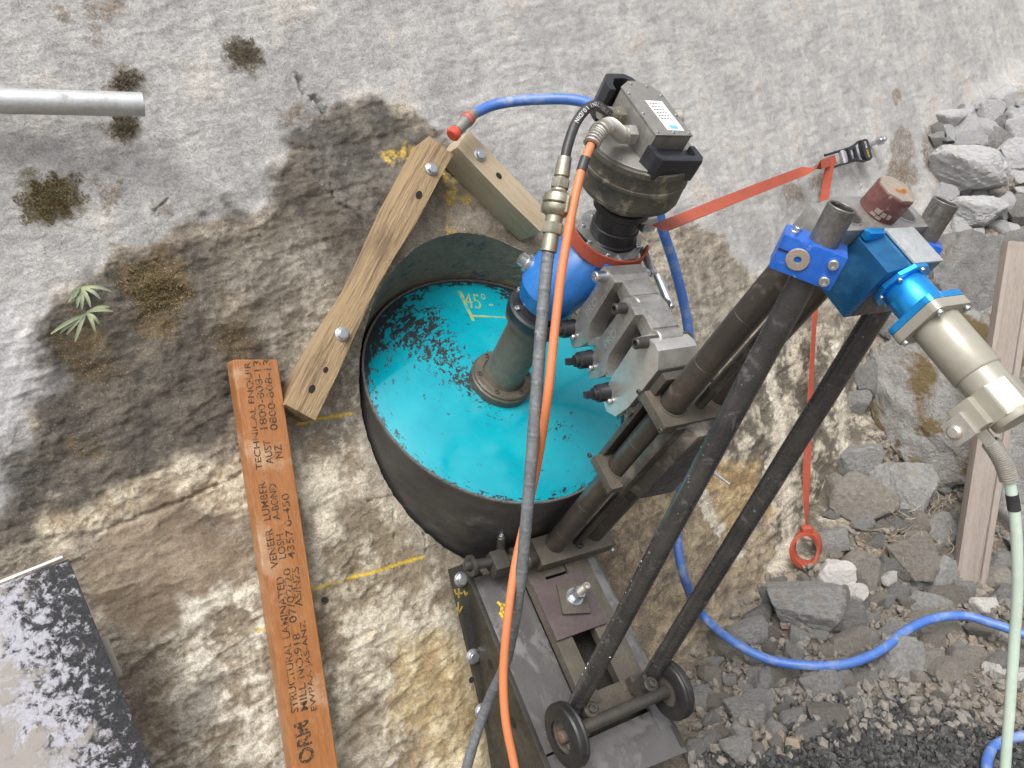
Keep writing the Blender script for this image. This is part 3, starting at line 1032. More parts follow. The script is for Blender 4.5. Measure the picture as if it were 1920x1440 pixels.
# hub flange, shaft
bm = nb()
lathe(bm, (0, 0, 0), ZA, [(-.004, 0), (-.004, .069), (.014, .069), (.017, .066), (.022, .066), (.025, .063), (.025, .048), (.022, .047), (.022, 0)], 64)
hub = part('hub_flange', bm, 'washer_steel', core_barrel, label='round steel flange bolted to the turquoise plate')
for k in range(6):
    a_ = k * math.pi / 3 + .35
    bolt(hub, (.056 * math.cos(a_), .056 * math.sin(a_), .022), ZA, .0055, CAPD)
bm = nb()
lathe(bm, (0, 0, 0), ZA, [(.018, 0), (.018, .048), (.024, .0455), (.028, .0435), (.200, .0435), (.205, .043), (.205, 0)], 48)
surf('shaft_steel', (.155, .142, .115), (.22, .195, .15), (.11, .102, .086), 9, (.2, .4), .45, .12, .0004, dirt=(.09, .10, .095), dlo=.55, dhi=.7)
part('shaft', bm, 'shaft_steel', core_barrel, label='thick wet steel shaft rising from the hub')

# ------------------------------------------------------------------ drilling machine: gearbox and motor
gearbox = thing('drill_gearbox', 'bright blue gearbox with black round flange on the thick drill shaft', 'gearbox', RIG)
bm = nb()
lathe(bm, (0, 0, .202), ZA, [(0, 0), (0, .057), (.002, .059), (.011, .059), (.013, .057), (.013, .0)], 48)
part('output_ring', bm, 'washer_steel', gearbox)
bm = nb()
lathe(bm, (0, 0, .215), ZA, [(0, 0), (0, .060), (.003, .062), (.022, .062), (.026, .058), (.026, .050), (.055, .047), (.055, 0)], 48)
fl = part('output_flange', bm, 'black_plastic', gearbox, label='black round output flange with socket screws')
for k in range(6):
    a_ = k * math.pi / 3 + 2.6
    bolt(fl, (.053 * math.cos(a_), .053 * math.sin(a_), .240), ZA, .006, CAP)
MC = V((-.008, .082, .40))
bm = nb()
pts = circ((0, .005, .262), ZA, .056, 28) + circ((0, .005, .30), ZA, .064, 28) + circ((-.004, .03, .345), ZA, .070, 28)
pts += circ((-.006, .062, .375), ZA, .066, 28) + circ((-.007, .076, .396), ZA, .060, 28)
hull(bm, pts)
part('gear_housing', bm, 'gear_blue', gearbox, smooth=28)
bm = nb()
box(bm, (.055, .062, .352), (.06, .052, .07), None, .010, 3)
lathe(bm, (.085, .036, .410), (0, 1, 0), [(0, 0), (0, .013), (.002, .015), (.042, .015), (.044, .013), (.044, 0)], 24)
box(bm, (.066, .058, .392), (.03, .044, .04), None, .005)
part('hinge_lug', bm, 'gear_blue', gearbox)
bm = nb()
lathe(bm, (-.044, -.030, .312), (-.6, -.7, .25), [(0, 0), (0, .018), (.012, .018), (.014, .013), (.026, .013), (.028, .006), (.028, 0)], 24)
part('oil_plug', bm, 'zinc', gearbox)
bm = nb()
Mc = Matrix.Translation(MC) @ Matrix.Rotation(R(-40), 4, 'Z')
pts2 = []
for (x, y) in ((.044, .044), (-.044, .044), (-.044, -.044), (.044, -.044)):
    for q in range(5):
        a_ = math.atan2(y, x) + (q - 2) * R(22)
        pts2.append((x * .62 + .034 * math.cos(a_), y * .62 + .034 * math.sin(a_)))
prism(bm, pts2, Mc, -.004, .016, .002)
box(bm, (.055, .0, .010), (.018, .034, .022), Mc @ Matrix.Rotation(R(45), 4, 'Z'), .002)
cover = part('cover_plate', bm, 'cast_alu', gearbox, label='machined metal cover plate under the motor neck')
for k in range(8):
    a_ = k * math.pi / 4 + .2
    bolt(cover, MC + V((.055 * math.cos(a_), .055 * math.sin(a_), .016)), ZA, .0045, CAP)
bm = nb()
cyl(bm, (.015, .150, .405), (.075, .148, .395), .008)
cyl(bm, (.088, .139, .41), (.158, .135, .398), .0078)
part('tie_rod', bm, 'zinc', gearbox, label='bright steel rod beside the spacer blocks')

motor = thing('drill_motor', 'grey muddy drum shaped drill motor with black carrying handles', 'motor', RIG)
P1, P2 = V((-.010, .088, .412)), V((-.0346, .0663, .60))
MD = (P2 - P1).normalized()
# frame on the motor: z up the axis, x pointing towards the mast
MX = V((1, 0, 0))
MX = (MX - MX.dot(MD) * MD).normalized()
MM = zmat(P2, MD, MX)                       # local origin in the plane of the drum's upper rim
L0 = (P2 - P1).length
bm = nb()
lathe(bm, (0, 0, 0), ZA, [(-L0, 0), (-L0, .047), (-L0 + .006, .047), (-L0 + .008, .044), (-L0 + .030, .044), (-L0 + .032, .042), (-L0 + .058, .042), (-L0 + .062, .046), (-L0 + .07, .046), (-L0 + .075, .040), (-L0 + .08, 0)], 56)
bm.transform(MM)
part('neck', bm, 'black_plastic', motor, label='black ribbed neck under the motor drum')
bm = nb()
lathe(bm, (0, 0, 0), ZA, [(-.118, 0), (-.118, .040), (-.110, .050), (-.098, .060), (-.086, .080), (-.083, .086), (-.078, .086), (-.076, .089), (-.044, .091), (-.042, .0925), (-.037, .0925), (-.035, .091), (-.012, .092), (-.010, .0935), (-.001, .0935), (.0005, .092), (.0005, 0)], 72)
bm.transform(MM)
part('drum', bm, 'motor_mud', motor, label='mud caked round motor drum')
bm = nb()
lathe(bm, (0, 0, 0), ZA, [(.0005, .0895), (.004, .0895), (.005, .088), (.005, 0)], 64)
bm.transform(MM)
lid = part('drum_lid', bm, 'box_alu', motor)
for k in range(10):
    a_ = k * .628 + .2
    bolt(lid, MM @ V((.082 * math.cos(a_), .082 * math.sin(a_), .005)), MD, .0028, CAP)
# terminal box: long prism across the drum lid
MBX = Matrix.Translation(V((-.048, .069, .604)))       # x = b, y = c, z = a
out = [(.062, -.038), (.060, .039), (-.048, .043), (-.068, .032), (-.079, .010), (-.078, -.012), (-.060, -.036)]
out = out[::-1]
prism(bm := nb(), out, MBX, -.004, .050, .0025)
tbox = part('terminal_box', bm, 'box_alu', motor, label='flat topped metal terminal box with white sticker')
bm = nb()
prism(bm, [(x * 1.012, y * 1.03) for x, y in out], MBX, .0505, .0535, .0008)
tl = part('box_lid', bm, 'box_alu', tbox)
for (x, y) in ((.056, .033), (.056, -.033), (.01, .036), (.01, -.034), (-.042, .036), (-.042, -.033), (-.070, -.012), (-.066, .02), (.056, 0)):
    bolt(tl, MBX @ V((x, y, .0535)), ZA, .0027, CAP)
bm = nb()
prism(bm, [(.050, .028), (.050, -.008), (-.026, -.008), (-.026, .028)], MBX, .0538, .0541, 0)
st = part('sticker', bm, 'paper', tbox, label='white sticker with print on the box lid', smooth=0)
bm = nb()
for r_ in range(6):
    x = -.018 + r_ * .0078
    for c_ in range(4):
        box(bm, (x, -.002 + c_ * .0062 + .001 * (r_ % 2), .0543), (.0022, .0040 + .001 * ((r_ + c_) % 2), .0002), MBX, 0)
part('print', bm, 'ink', st, smooth=0, kind='stuff')
bm = nb()
box(bm, (.042, .010, .0543), (.009, .016, .0002), MBX, 0)
part('printed_logo', bm, 'sticker_blue', st, smooth=0)
# carrying handles
bm = nb()
prism(bm, [(.063, -.046), (.092, -.046), (.102, -.038), (.102, .046), (.092, .054), (.063, .054), (.063, .042), (.084, .042), (.088, .038), (.088, -.030), (.084, -.034), (.063, -.034)], MBX, -.006, .036, .004)
box(bm, (.080, .004, .011), (.036, .082, .030), MBX, .002)
part('handle', bm, 'black_plastic', motor, label='black plastic carrying handle over the mud caked drum')
bm = nb()
prism(bm, [(-.066, -.052), (-.088, -.050), (-.112, -.034), (-.116, .006), (-.104, .022), (-.078, .022), (-.078, .010), (-.096, .008), (-.101, .0), (-.098, -.024), (-.082, -.036), (-.066, -.038)][::-1], MBX, -.020, .044, .004)
part('handle', bm, 'black_plastic', motor, label='black plastic carrying handle behind the hose fittings')
# short steel pipe stub sticking out behind the box
bm = nb()
pipe(bm, MBX @ V((-.012, .034, .026)), MBX @ V((-.004, .066, .040)), .0145, .003)
part('pipe_stub', bm, 'servo_grey', motor)
# clamp ears under the drum
bm = nb()
cl = rg((1212, 418), a=.47)
Mcl = zmat(cl, MD, C @ np.stack([B, C, A], 1) if False else (0, 1, 0))
box(bm, (0, 0, 0), (.030, .026, .024), Mcl, .006)
cyl(bm, Mcl @ V((-.02, -.004, .012)), Mcl @ V((.012, -.004, .012)), .008)
part('clamp_nut', bm, 'zinc', motor, label='bright clamp nut at the motor neck')
bm = nb()
lathe(bm, P1 + MD * .066, MD, [(0, .040), (0, .052), (.010, .052), (.012, .050), (.012, .040)], 40, closed=True)
box(bm, cl + V((-.012, -.014, .001)), (.03, .03, .020), None, .004)
part('clamp_band', bm, 'black_plastic', motor)

# ------------------------------------------------------------------ spacer blocks between gearbox and carriage
BM_, CL_, CR_ = .332, .045, .150
A0 = -.190


def spacer(b0, b1, hinge, label, solid=False):
    t = thing('spacer_block', label, 'spacer block', RIG, None)
    c0_, c1_ = .020, .100
    bm = nb()
    M_ = Matrix(((1, 0, 0, b0), (0, 0, 1, 0), (0, 1, 0, 0), (0, 0, 0, 1)))
    if solid:
        P_ = [(-.017, .4025), (-.008, .4187), (.019, .428), (.033, .427), (.054, .402), (.054, .349), (.053, .293), (.044, .253), (.022, .238), (-.005, .246), (-.014, .306)]
        prism(bm, P_, M_, c0_, c1_ + .006, .0025)
    else:
        # full-width rail, recessed web, end bridge and a slanting rib
        prism(bm, [(-.015, .411), (-.010, .424), (.014, .428), (.030, .425), (.031, .318), (.038, .303), (.050, .286), (.040, .262), (.027, .241), (.010, .247), (-.001, .289), (-.008, .308), (-.004, .383)], M_, c0_, c1_, .0025)
        prism(bm, [(.026, .400), (.060, .394), (.068, .404), (.060, .424), (.026, .4262)], M_, .036, c1_ - .001, .003)
        prism(bm, [(.044, .2855), (.052, .281), (.070, .302), (.066, .318), (.060, .316)], M_, c0_ + .002, .060, .0025)
    part('casting', bm, 'cast_alu' if not solid else 'bright_alu', t)
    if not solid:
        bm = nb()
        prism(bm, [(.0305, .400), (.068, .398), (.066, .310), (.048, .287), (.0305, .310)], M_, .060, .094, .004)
        part('web', bm, 'dark_steel', t, label='web in the pocket of the casting, coloured dark for the pocket shade')  # pocket shade put into the colour: web darker than the casting around it
        # hinge knuckle reaching to the next block
        bm = nb()
        lathe(bm, (b1 - .001, c0_ + .022, .412), (0, 1, 0), [(0, 0), (0, .014), (.002, .016), (.050, .016), (.052, .014), (.052, 0)], 28)
        box(bm, (b1 - .020, c0_ + .048, .410), (.042, .0515, .022), None, .004)
        part('hinge_knuckle', bm, 'cast_alu', t)
        fit_text('PRO', .044, .015, 'bright_alu', 'raised_lettering', t, Matrix(((.04, -1, 0, b0 + .020), (0, 0, -1, c0_ - .0004), (1, .04, 0, .322), (0, 0, 0, 1))), .01)
    # hinge pin
    bm = nb()
    lathe(bm, (b0 + .003, c0_ - .024, .413), (0, 1, 0), [(.006, 0), (.006, .0050), (0, .0055), (-.0, .0080), (.002, .0100), (.010, .0090), (.018, .0100), (c1_ - c0_ + .036, .0100), (c1_ - c0_ + .042, .007), (c1_ - c0_ + .042, 0)], 24)
    part('hinge_pin', bm, 'zinc' if hinge == 'zinc' else 'dark_steel', t)
    # locking spindle with square drive sticking out towards the left
    bm = nb()
    p_ = V((b0 - .003, c0_ + .004, .264))
    d_ = V((-.03, -1, -.03))
    lathe(bm, p_, d_, [(-.004, 0), (-.004, .0175), (.002, .0175), (.004, .0165), (.020, .0165), (.024, .0155), (.026, .012), (.032, .0115), (.034, .009), (.034, 0)], 28)
    prism(bm, ngon(4, .0085), zmat(p_, d_), .033, .050, .001)
    part('locking_spindle', bm, 'black_plastic', t)
    bolt(t, (b0 + .016, c0_ - .001, .262), (0, -1, 0), .006, CAP, 'screw')
    return t


spacer(.0806, .1551, 'zinc', 'cast metal spacer block pinned to the blue gearbox lug')
spacer(.1551, .2311, 'dark', 'cast metal spacer block in the middle of the row of three')
spacer(.2311, .285, 'dark', 'solid pale spacer block bolted to the mast carriage', True)

# ------------------------------------------------------------------ drill stand
stand = thing('drill_stand', 'dark steel twin tube drill stand with braces and two small wheels', 'drill stand', RIG)
for c_ in (CL_, CR_):
    bm = nb()
    prof = [(A0, 0), (A0, .0225)]
    for q in np.arange(A0 + .10, .78, .1135):
        prof += [(q - .0008, .0225), (q, .0219), (q + .0008, .0225)]
    prof += [(.785, .0225), (.785, 0)]
    lathe(bm, (BM_, c_, 0), ZA, prof, 40)
    part('mast_tube', bm, 'tube_steel', stand)
bm = nb()
cyl(bm, (BM_ + .012, (CL_ + CR_) / 2, A0), (BM_ + .012, (CL_ + CR_) / 2, .79), .009)
part('feed_screw', bm, 'dark_steel', stand)
# foot plate that holds the tubes
bm = nb()
box(bm, (BM_ + .008, (CL_ + CR_) / 2 - .005, A0 + .018), (.064, .195, .036), None, .003)
foot = part('foot_block', bm, 'washer_steel', stand, label='machined foot block clamping both mast tubes')
bolt(foot, (BM_ + .042, CR_ + .036, A0 + .012), (.6, .8, 0), .006, CAP)
bolt(foot, (BM_ + .020, (CL_ + CR_) / 2 + .002, A0 + .036), ZA, .008, CAPD)
bolt(foot, (BM_ - .004, (CL_ + CR_) / 2 - .014, A0 + .036), ZA, .006, CAPD)
# knuckle and bolts left of the foot block
bm = nb()
cyl(bm, (.322, -.165, A0 + .022), (.345, .020, A0 + .022), .011)
lathe(bm, (.334, -.060, A0 + .022), (0, 1, 0), [(0, 0), (0, .020), (.003, .022), (.026, .022), (.028, .020), (.028, 0)], 28)
lathe(bm, (.345, -.020, A0 + .032), (.3, -.9, .35), [(0, 0), (0, .017), (.002, .019), (.030, .019), (.033, .016), (.033, 0)], 28)
lathe(bm, (.325, -.155, A0 + .022), (0, 1, 0), [(0, .012), (0, .022), (.008, .022), (.008, .012)], 28, closed=True)
prism(bm, [(-.030, -.020), (.018, -.020), (.018, .022), (-.014, .028)], zmat((.333, -.104, A0 + .022), (0, 1, 0), (0, 0, 1)), -.006, .030, .003)
cyl(bm, (.312, -.078, A0 + .03), (.296, -.082, A0 + .062), .009)
part('pivot_knuckle', bm, 'dark_steel', stand, label='steel pivot knuckle beside the mast foot')
bolt(stand, (.296, -.082, A0 + .062), (-.4, -.1, 1), .0055, CAP)

# slotted base frame, sits on the bracket
CS = .036                                   # centre line of the slot
bm = nb()
for c_, w_ in ((-.010, .040), (.098, .062)):
    box(bm, (.505, c_, A0 - .012), (.30, w_, .024), None, .002)
box(bm, (.655, .044, A0 - .0135), (.044, .150, .023), None, .002)
box(bm, (.371, .030, A0 - .0135), (.03, .07, .023), None, .002)
part('base_frame', bm, 'washer_steel', stand, label='slotted steel base frame of the stand')
bm = nb()
box(bm, (.505, .136, A0 - .007), (.31, .022, .014), None, .002)
part('base_rail', bm, 'wet_plate', stand)
# axle with brackets and wheels
AXB, AXA = .690, A0 + .062
bm = nb()
cyl(bm, (AXB, -.108, AXA), (AXB, .116, AXA), .0125)
part('axle', bm, 'dark_steel', stand, label='steel axle tube with worn red paint')
for c_ in (-.062, .082):
    bm = nb()
    box(bm, (.672, c_, A0 + .038), (.050, .009, .06), Matrix.Translation((0, 0, 0)), .002)
    box(bm, (.650, c_ + .012, A0 + .012), (.03, .034, .026), None, .003)
    lathe(bm, (.668, c_ + .004, A0 + .050), (0, 0, 1), [(0, 0), (0, .013), (.002, .015), (.020, .015), (.022, .013), (.022, 0)], 20)
    br = part('axle_bracket', bm, 'dark_steel', stand)
    bolt(br, (.668, c_ + .004, A0 + .072), ZA, .008, CAPD)


def wheel(c_, sgn):
    bm = nb()
    prof = [(0, .030), (0, .048), (.003, .056), (.007, .058), (.011, .0565), (.014, .058), (.018, .0575), (.021, .058), (.025, .056), (.028, .048), (.028, .030)]
    lathe(bm, (AXB, c_, AXA), (0, sgn, 0), prof, 56, closed=True)
    w_ = part('wheel', bm, 'rubber', stand, label='small black rubber wheel')
    bm = nb()
    lathe(bm, (AXB, c_, AXA), (0, sgn, 0), [(.005, 0), (.005, .030), (.023, .0305), (.023, .027), (.017, .025), (.017, .013), (.026, .012), (.028, .010), (.028, 0)], 40)
    part('rim', bm, 'wheel_hub', w_)
    bm = nb()
    lathe(bm, (AXB, c_, AXA), (0, sgn, 0), [(.0265, .0115), (.029, .011), (.031, .007), (.031, 0)], 20)
    part('hub_cap', bm, 'hub_rust', w_)
    bm = nb()
    for k in range(5):
        a_ = k * 2 * math.pi / 5
        box(bm, (.0195, 0, 0), (.010, .006, .006), zmat((AXB, c_ + sgn * .019, AXA), (0, sgn, 0)) @ Matrix.Rotation(a_, 4, 'Z'), .001)
    part('spoke', bm, 'wheel_hub', w_)


wheel(-.108, -1)
wheel(.112, 1)
# rear braces
SL0, SL1 = V((.652, -.076, A0 + .045)), V((.3755, -.030, .835))
SR0, SR1 = V((.652, .108, A0 + .050)), V((.363, .200, .827))
for p0, p1 in ((SL0, SL1), (SR0, SR1)):
    bm = nb()
    pipe(bm, p0, p1, .0168, .003)
    part('brace', bm, 'wet_black', stand, label='thin wet black brace tube')
sl_d = (SL1 - SL0).normalized()
sr_d = (SR1 - SR0).normalized()
for p0, d_ in ((SL0, sl_d), (SR0, sr_d)):
    bm = nb()
    box(bm, (0, 0, -.004), (.016, .03, .036), zmat(p0, d_, (0, 1, 0)), .002)
    part('brace_lug', bm, 'dark_steel', stand)


dr = random.Random(9)
for p0, p1, n_ in ((SL0, SL1, 70), (SR0, SR1, 22)):
    bm = nb()
    for _ in range(n_):
        d_ = (p1 - p0).normalized()
        q = p0.lerp(p1, dr.uniform(.05, .80))
        a_ = R(dr.gauss(185, 38))
        x_ = V((1, 0, 0)) - V((1, 0, 0)).dot(d_) * d_
        x_.normalize()
        y_ = d_.cross(x_)
        o_ = x_ * math.cos(a_ + R(60)) + y_ * math.sin(a_ + R(60))
        r_ = dr.uniform(.0008, .0019) * (1.6 if dr.random() < .1 else 1)
        lathe(bm, q + o_ * .0164, o_, [(0, r_), (r_ * .5, r_ * .85), (r_ * .8, 0)], 7)
    part('water_drops', bm, 'water_drop', stand, kind='stuff', label='water drops on the brace')

# blue clamps on top of the braces
def clamp(p, d_, along, hw, parent, x0=-.044, x1=.062, hz=.017):
    M_ = zmat(p, d_, along)
    bm = nb()
    prism(bm, [(x0, -hw), (x1, -hw), (x1, hw), (x0 + .008, hw), (x0, hw - .008)], M_, -hz, hz, .003)
    o_ = part('clamp_block', bm, 'anodised_blue', parent, label='bright blue clamp block around a brace end')
    bm = nb()
    lathe(bm, M_ @ V((x0 + .026, -hw - .0005, 0)), M_.to_3x3() @ V((0, -1, 0)), [(-.004, .0), (-.004, .0135), (.0015, .0135), (.002, .0128), (.002, .0045), (-.001, .004), (-.001, 0)], 28)
    part('pin_end', bm, 'knob_top', o_)
    bm = nb()
    box(bm, (x0 + .007, -hw - .0003, .004), (.0125, .001, .0022), M_, 0)
    part('clamp_slit', bm, 'dark_hole', o_, smooth=0)
    for x, z in ((x1 - .012, hz * .45), (x1 - .012, -hz * .55)):
        bolt(o_, M_ @ V((x, -hw, z)), M_.to_3x3() @ V((0, -1, 0)), .0062, CAP, 'screw')
    for x, y in ((x0 + .010, -.010), (x0 + .014, .008)):
        bolt(o_, M_ @ V((x, y, hz - .0005)), M_.to_3x3() @ V((0, 0, 1)), .005, CAP, 'screw')
    return o_


pL = SL1 - sl_d * .066
clamp(pL, sl_d, (.76, .62, 0), .024, stand, -.046, .030, .022)
pR = SR1 - sr_d * .070
clamp(pR, sr_d, (.76, .62, 0), .022, stand, -.052, .024, .020)
for p1, d_ in ((SL1, sl_d), (SR1, sr_d)):
    bm = nb()
    pipe(bm, p1 - d_ * .060, p1 + d_ * .002, .0172, .0032)
    part('brace_end', bm, 'tube_end', stand, label='bare grey pipe end above a blue clamp')

# head plate with holes for the tubes
HA = .800
bm = nb()
Mh = Matrix.Identity(4)
prism(bm, [(.378, -.004), (.378, .186), (.335, .186), (.318, .150), (.318, .045), (.330, -.004)], Mh, HA - .040, HA, .002)
head = part('head_plate', bm, 'cast_alu', stand, label='worn steel head plate across the mast tops')
for c_ in (CL_ - .004, CR_ + .002):
    bm = nb()
    lathe(bm, (.352, c_, HA), ZA, [(-.0004, .0), (.0004, .0), (.0004, .0165), (-.0004, .0165)], 32)
    part('tube_socket', bm, 'dark_steel', head)
    bm = nb()
    lathe(bm, (.352, c_, HA), ZA, [(0, .0165), (.0015, .0165), (.0015, .0185), (0, .0185)], 32, closed=True)
    part('socket_ring', bm, 'zinc', head)
bm = nb()
box(bm, (.352, -.002, HA - .020), (.05, .016, .038), None, .003)
part('head_lug', bm, 'cast_alu', head)
# maroon knob
KP = V((.346, .104, HA))
bm = nb()
hx = ngon(24, .026)
prism(bm, hx, zmat(KP, (0, 0, 1)), 0, .034, .002)
knob = part('knob', bm, 'maroon', stand, label='worn maroon knob on the head plate')
bm = nb()
prism(bm, ngon(8, .0255, .3), zmat(KP, (0, 0, 1)), .0335, .037, .0015)
part('knob_face', bm, 'knob_top', knob)
bm = nb()
for q in range(9):
    a_ = -1.0 + q * .25
    lathe(bm, KP + V((.003 + .010 * math.cos(a_) - .006, .010 * math.sin(a_) + .002, .0365)), ZA, [(0, 0), (0, .0042), (.0008, .0042), (.0008, 0)], 12)
part('knob_slot', bm, 'ochre_plug', knob)
bm = nb()
for q, (da, z_, w_, h_) in enumerate(((-.75, .011, .008, .006), (-.42, .010, .006, .006), (-.12, .010, .005, .006), (-.85, .005, .007, .004), (-.55, .004, .007, .004))):
    a_ = -.35 + da
    box(bm, (.0262, 0, z_), (.0006, w_, h_), Matrix.Translation(KP) @ Matrix.Rotation(a_, 4, 'Z'), 0)
part('knob_print', bm, 'knob_top', knob, smooth=0)

# carriage on the tubes
carr = []
cm_ = (CL_ + CR_) / 2
for a_, k in ((.366, 1), (.165, 1)):
    bm = nb()
    box(bm, (BM_ + .003, cm_, a_ - .010), (.074, .186, .020), None, .003)
    for c_ in (CL_, CR_):
        lathe(bm, (BM_, c_, a_), ZA, [(-.001, .0230), (.0015, .0235), (.0015, .0270), (-.001, .0275)], 36, closed=True)
    lathe(bm, (BM_ + .004, cm_, a_ - .0005), ZA, [(0, 0), (0, .017), (.0012, .017), (.0012, 0)], 28)
    cp = part('carriage_collar', bm, 'washer_steel', stand, label='machined collar plate gripping both mast tubes')
    for (b_, c_) in ((BM_ - .040, CL_ - .040), (BM_ + .038, CL_ - .042), (BM_ + .040, CR_ + .036)):
        bolt(cp, (b_, c_, a_ - .010), (0, -1, 0), .0045, CAPD)
bm = nb()
box(bm, (BM_ + .034, cm_ + .008, .258), (.022, .150, .200), None, .006)
prism(bm, [(0, -.06), (.030, -.045), (.034, .03), (.020, .065), (0, .065)], zmat((BM_ + .036, cm_ + .01, .15), ZA, (1, 0, 0)), 0, .210, .004)
part('carriage_body', bm, 'dark_steel', stand)
bm = nb()
box(bm, (BM_ - .034, cm_, .255), (.012, .150, .235), None, .003)
for a_ in (.335, .292):
    box(bm, (BM_ - .040, .030, a_), (.012, .024, .014), None, .002)
part('rack_plate', bm, 'dark_steel', stand)
bm = nb()
box(bm, (.303, .062, .372), (.016, .088, .075), None, .003)
part('adapter_plate', bm, 'dark_steel', stand)
# feed lever, a curved bright handle behind the brace
bm = nb()
LV = [rg((1304, 806), c=.17), rg((1322, 850), c=.175), rg((1340, 885), c=.18), rg((1368, 908), c=.19)]
sweep(bm, [LV[0] + V((-.02, -.02, .0))] + LV, .0065, 10, 6, lambda t: 1 - .75 * t * t)
part('lever', bm, 'zinc', stand, label='curved bright lever behind the braces')

# ------------------------------------------------------------------ feed drive on the head
drive = thing('feed_drive', 'blue gear housing with long grey servo motor on the mast head', 'feed motor', RIG)
HC = .090
bm = nb()
Mz = Matrix(((1, 0, 0, 0), (0, 1, 0, 0), (0, 0, 1, 0), (0, 0, 0, 1)))
Mx = Matrix(((0, 0, 1, 0), (1, 0, 0, 0), (0, 1, 0, 0), (0, 0, 0, 1)))     # polygon in (c, a), extruded along b
prism(bm, [(.042, .708), (.138, .708), (.138, .800), (.082, .800), (.042, .790)], Mx, .379, .440, .0015)
hs = part('gear_housing', bm, 'housing_blue', drive, label='dark blue box housing with bright top edges')
bm = nb()
prism(bm, [(.080, .8008), (.139, .8008), (.139, .8040), (.080, .8040)], Mx, .381, .4405, .0008)
part('housing_cap', bm, 'galvanised', hs)
bm = nb()
box(bm, (.385, .058, .799), (.010, .030, .012), None, .001)
part('housing_ridge', bm, 'anodised_cyan', hs)
bm = nb()
prism(bm, ngon(4, .050, math.pi / 4), zmat((.440, HC, .745), (1, 0, 0), (0, 1, 0)), -.02, .001, .002)
part('housing_base', bm, 'dark_steel', hs)
bm = nb()
AXM = .768
lathe(bm, (.440, HC, AXM), (1, 0, 0), [(0, 0), (0, .036), (.001, .037), (.006, .037), (.007, .036), (.007, 0)], 10)
part('collar', bm, 'anodised_cyan', drive, label='light blue collar of the servo motor')
for k in range(6):
    a_ = k * math.pi / 3 + .5
    bolt(drive, (.447, HC + .0315 * math.cos(a_), AXM + .0315 * math.sin(a_)), (1, 0, 0), .0032, CAP, 'screw')
bm = nb()
lathe(bm, (.446, HC, AXM), (1, 0, 0), [(0, 0), (0, .0265), (.002, .0275), (.040, .0275), (.042, .0265), (.042, 0)], 40)
part('coupling_sleeve', bm, 'anodised_cyan', drive, label='glossy light blue sleeve')
fr = [(x * .026 + .010 * math.cos(a_), y * .026 + .010 * math.sin(a_)) for x, y, t0 in ((1, 1, 0), (-1, 1, 90), (-1, -1, 180), (1, -1, 270)) for a_ in (R(t0), R(t0 + 30), R(t0 + 60), R(t0 + 90))]
Mf = zmat((.486, HC, AXM), (1, 0, 0), (0, 1, 0))
bm = nb()
prism(bm, fr, Mf, 0, .009, .0012)
part('adapter_flange', bm, 'anodised_cyan', drive)
bm = nb()
prism(bm, fr, Mf, .0093, .0225, .0015)
sf = part('motor_flange', bm, 'servo_grey', drive)
for x, y in ((1, 1), (-1, 1), (-1, -1), (1, -1)):
    bolt(sf, Mf @ V((x * .028, y * .028, .0225)), (1, 0, 0), .0042, CAP, 'screw')
bm = nb()
lathe(bm, (.508, HC, AXM), (1, 0, 0), [(0, 0), (0, .0275), (.003, .0285), (.075, .0285), (.0765, .0275), (.0775, .0262), (.080, .0262), (.140, .0262), (.143, .025), (.143, 0)], 48)
sb = part('servo_body', bm, 'servo_grey', drive, label='long rounded grey servo motor body')
bm = nb()
prism(bm, [(-.027, -.018), (.012, -.027), (.027, -.010), (.027, .02), (-.01, .027), (-.027, .01)], zmat((.604, HC, AXM), (1, 0, 0), (0, 1, 0)), 0, .040, .003)
box(bm, (.624, HC - .024, AXM - .022), (.036, .030, .030), None, .002)
part('connector_housing', bm, 'servo_grey', sb)
bm = nb()
box(bm, (.630, HC - .040, AXM - .036), (.030, .012, .030), None, .002)
lathe(bm, (.630, HC - .046, AXM - .040), (0, -1, 0), [(0, 0), (0, .0085), (.003, .0085), (.0055, .006), (.006, 0)], 24)
part('terminal_plate', bm, 'spring_steel', sb)

# ------------------------------------------------------------------ steel bracket bolted to the rock, carries the stand
bracket = thing('wall_bracket', 'black steel wedge bracket with yellow paint marks bolted to the rock face', 'bracket', RIG)
NR = V((N @ B, N @ C, N @ A))               # rock normal in the rig frame
WD0 = DW - N @ O


def rock_a(b_, c_, h=0.0):                  # height a of the rock plane at (b, c)
    return (WD0 + h - NR.x * b_ - NR.y * c_) / NR.z


def on_rock(x, y, h):
    p = wall_pt(x, y, h) - O
    return V((p @ B, p @ C, p @ A))


# side flange lying on the rock
bm = nb()
F_ = [on_rock(*p, .004) for p in ((839, 1067), (884, 1052), (905, 1085), (985, 1480), (935, 1480))]
vs0 = [bm.verts.new(p) for p in F_]
vs1 = [bm.verts.new(p + NR * .014) for p in F_]
bm.faces.new(vs0[::-1])
bm.faces.new(vs1)
for k in range(len(F_)):
    k2 = (k + 1) % len(F_)
    bm.faces.new((vs0[k], vs0[k2], vs1[k2], vs1[k]))
bmesh.ops.bevel(bm, geom=bm.edges[:], offset=.0015, segments=2, profile=.7, affect='EDGES')
flange = part('side_flange', bm, 'bracket_steel', bracket, label='flat steel flange with hex bolts flush on the rock')
for p in ((864, 1086), (886, 1231), (902, 1333)):
    bolt(flange, on_rock(*p, .018), NR, .0125)
bm = nb()
for p in ((871, 1148), (884, 1275)):
    lathe(bm, on_rock(*p, .0182), NR, [(0, 0), (.0004, .0), (.0004, .0065), (0, .0065)], 20)
part('bolt_hole', bm, 'dark_hole', flange, kind='stuff')
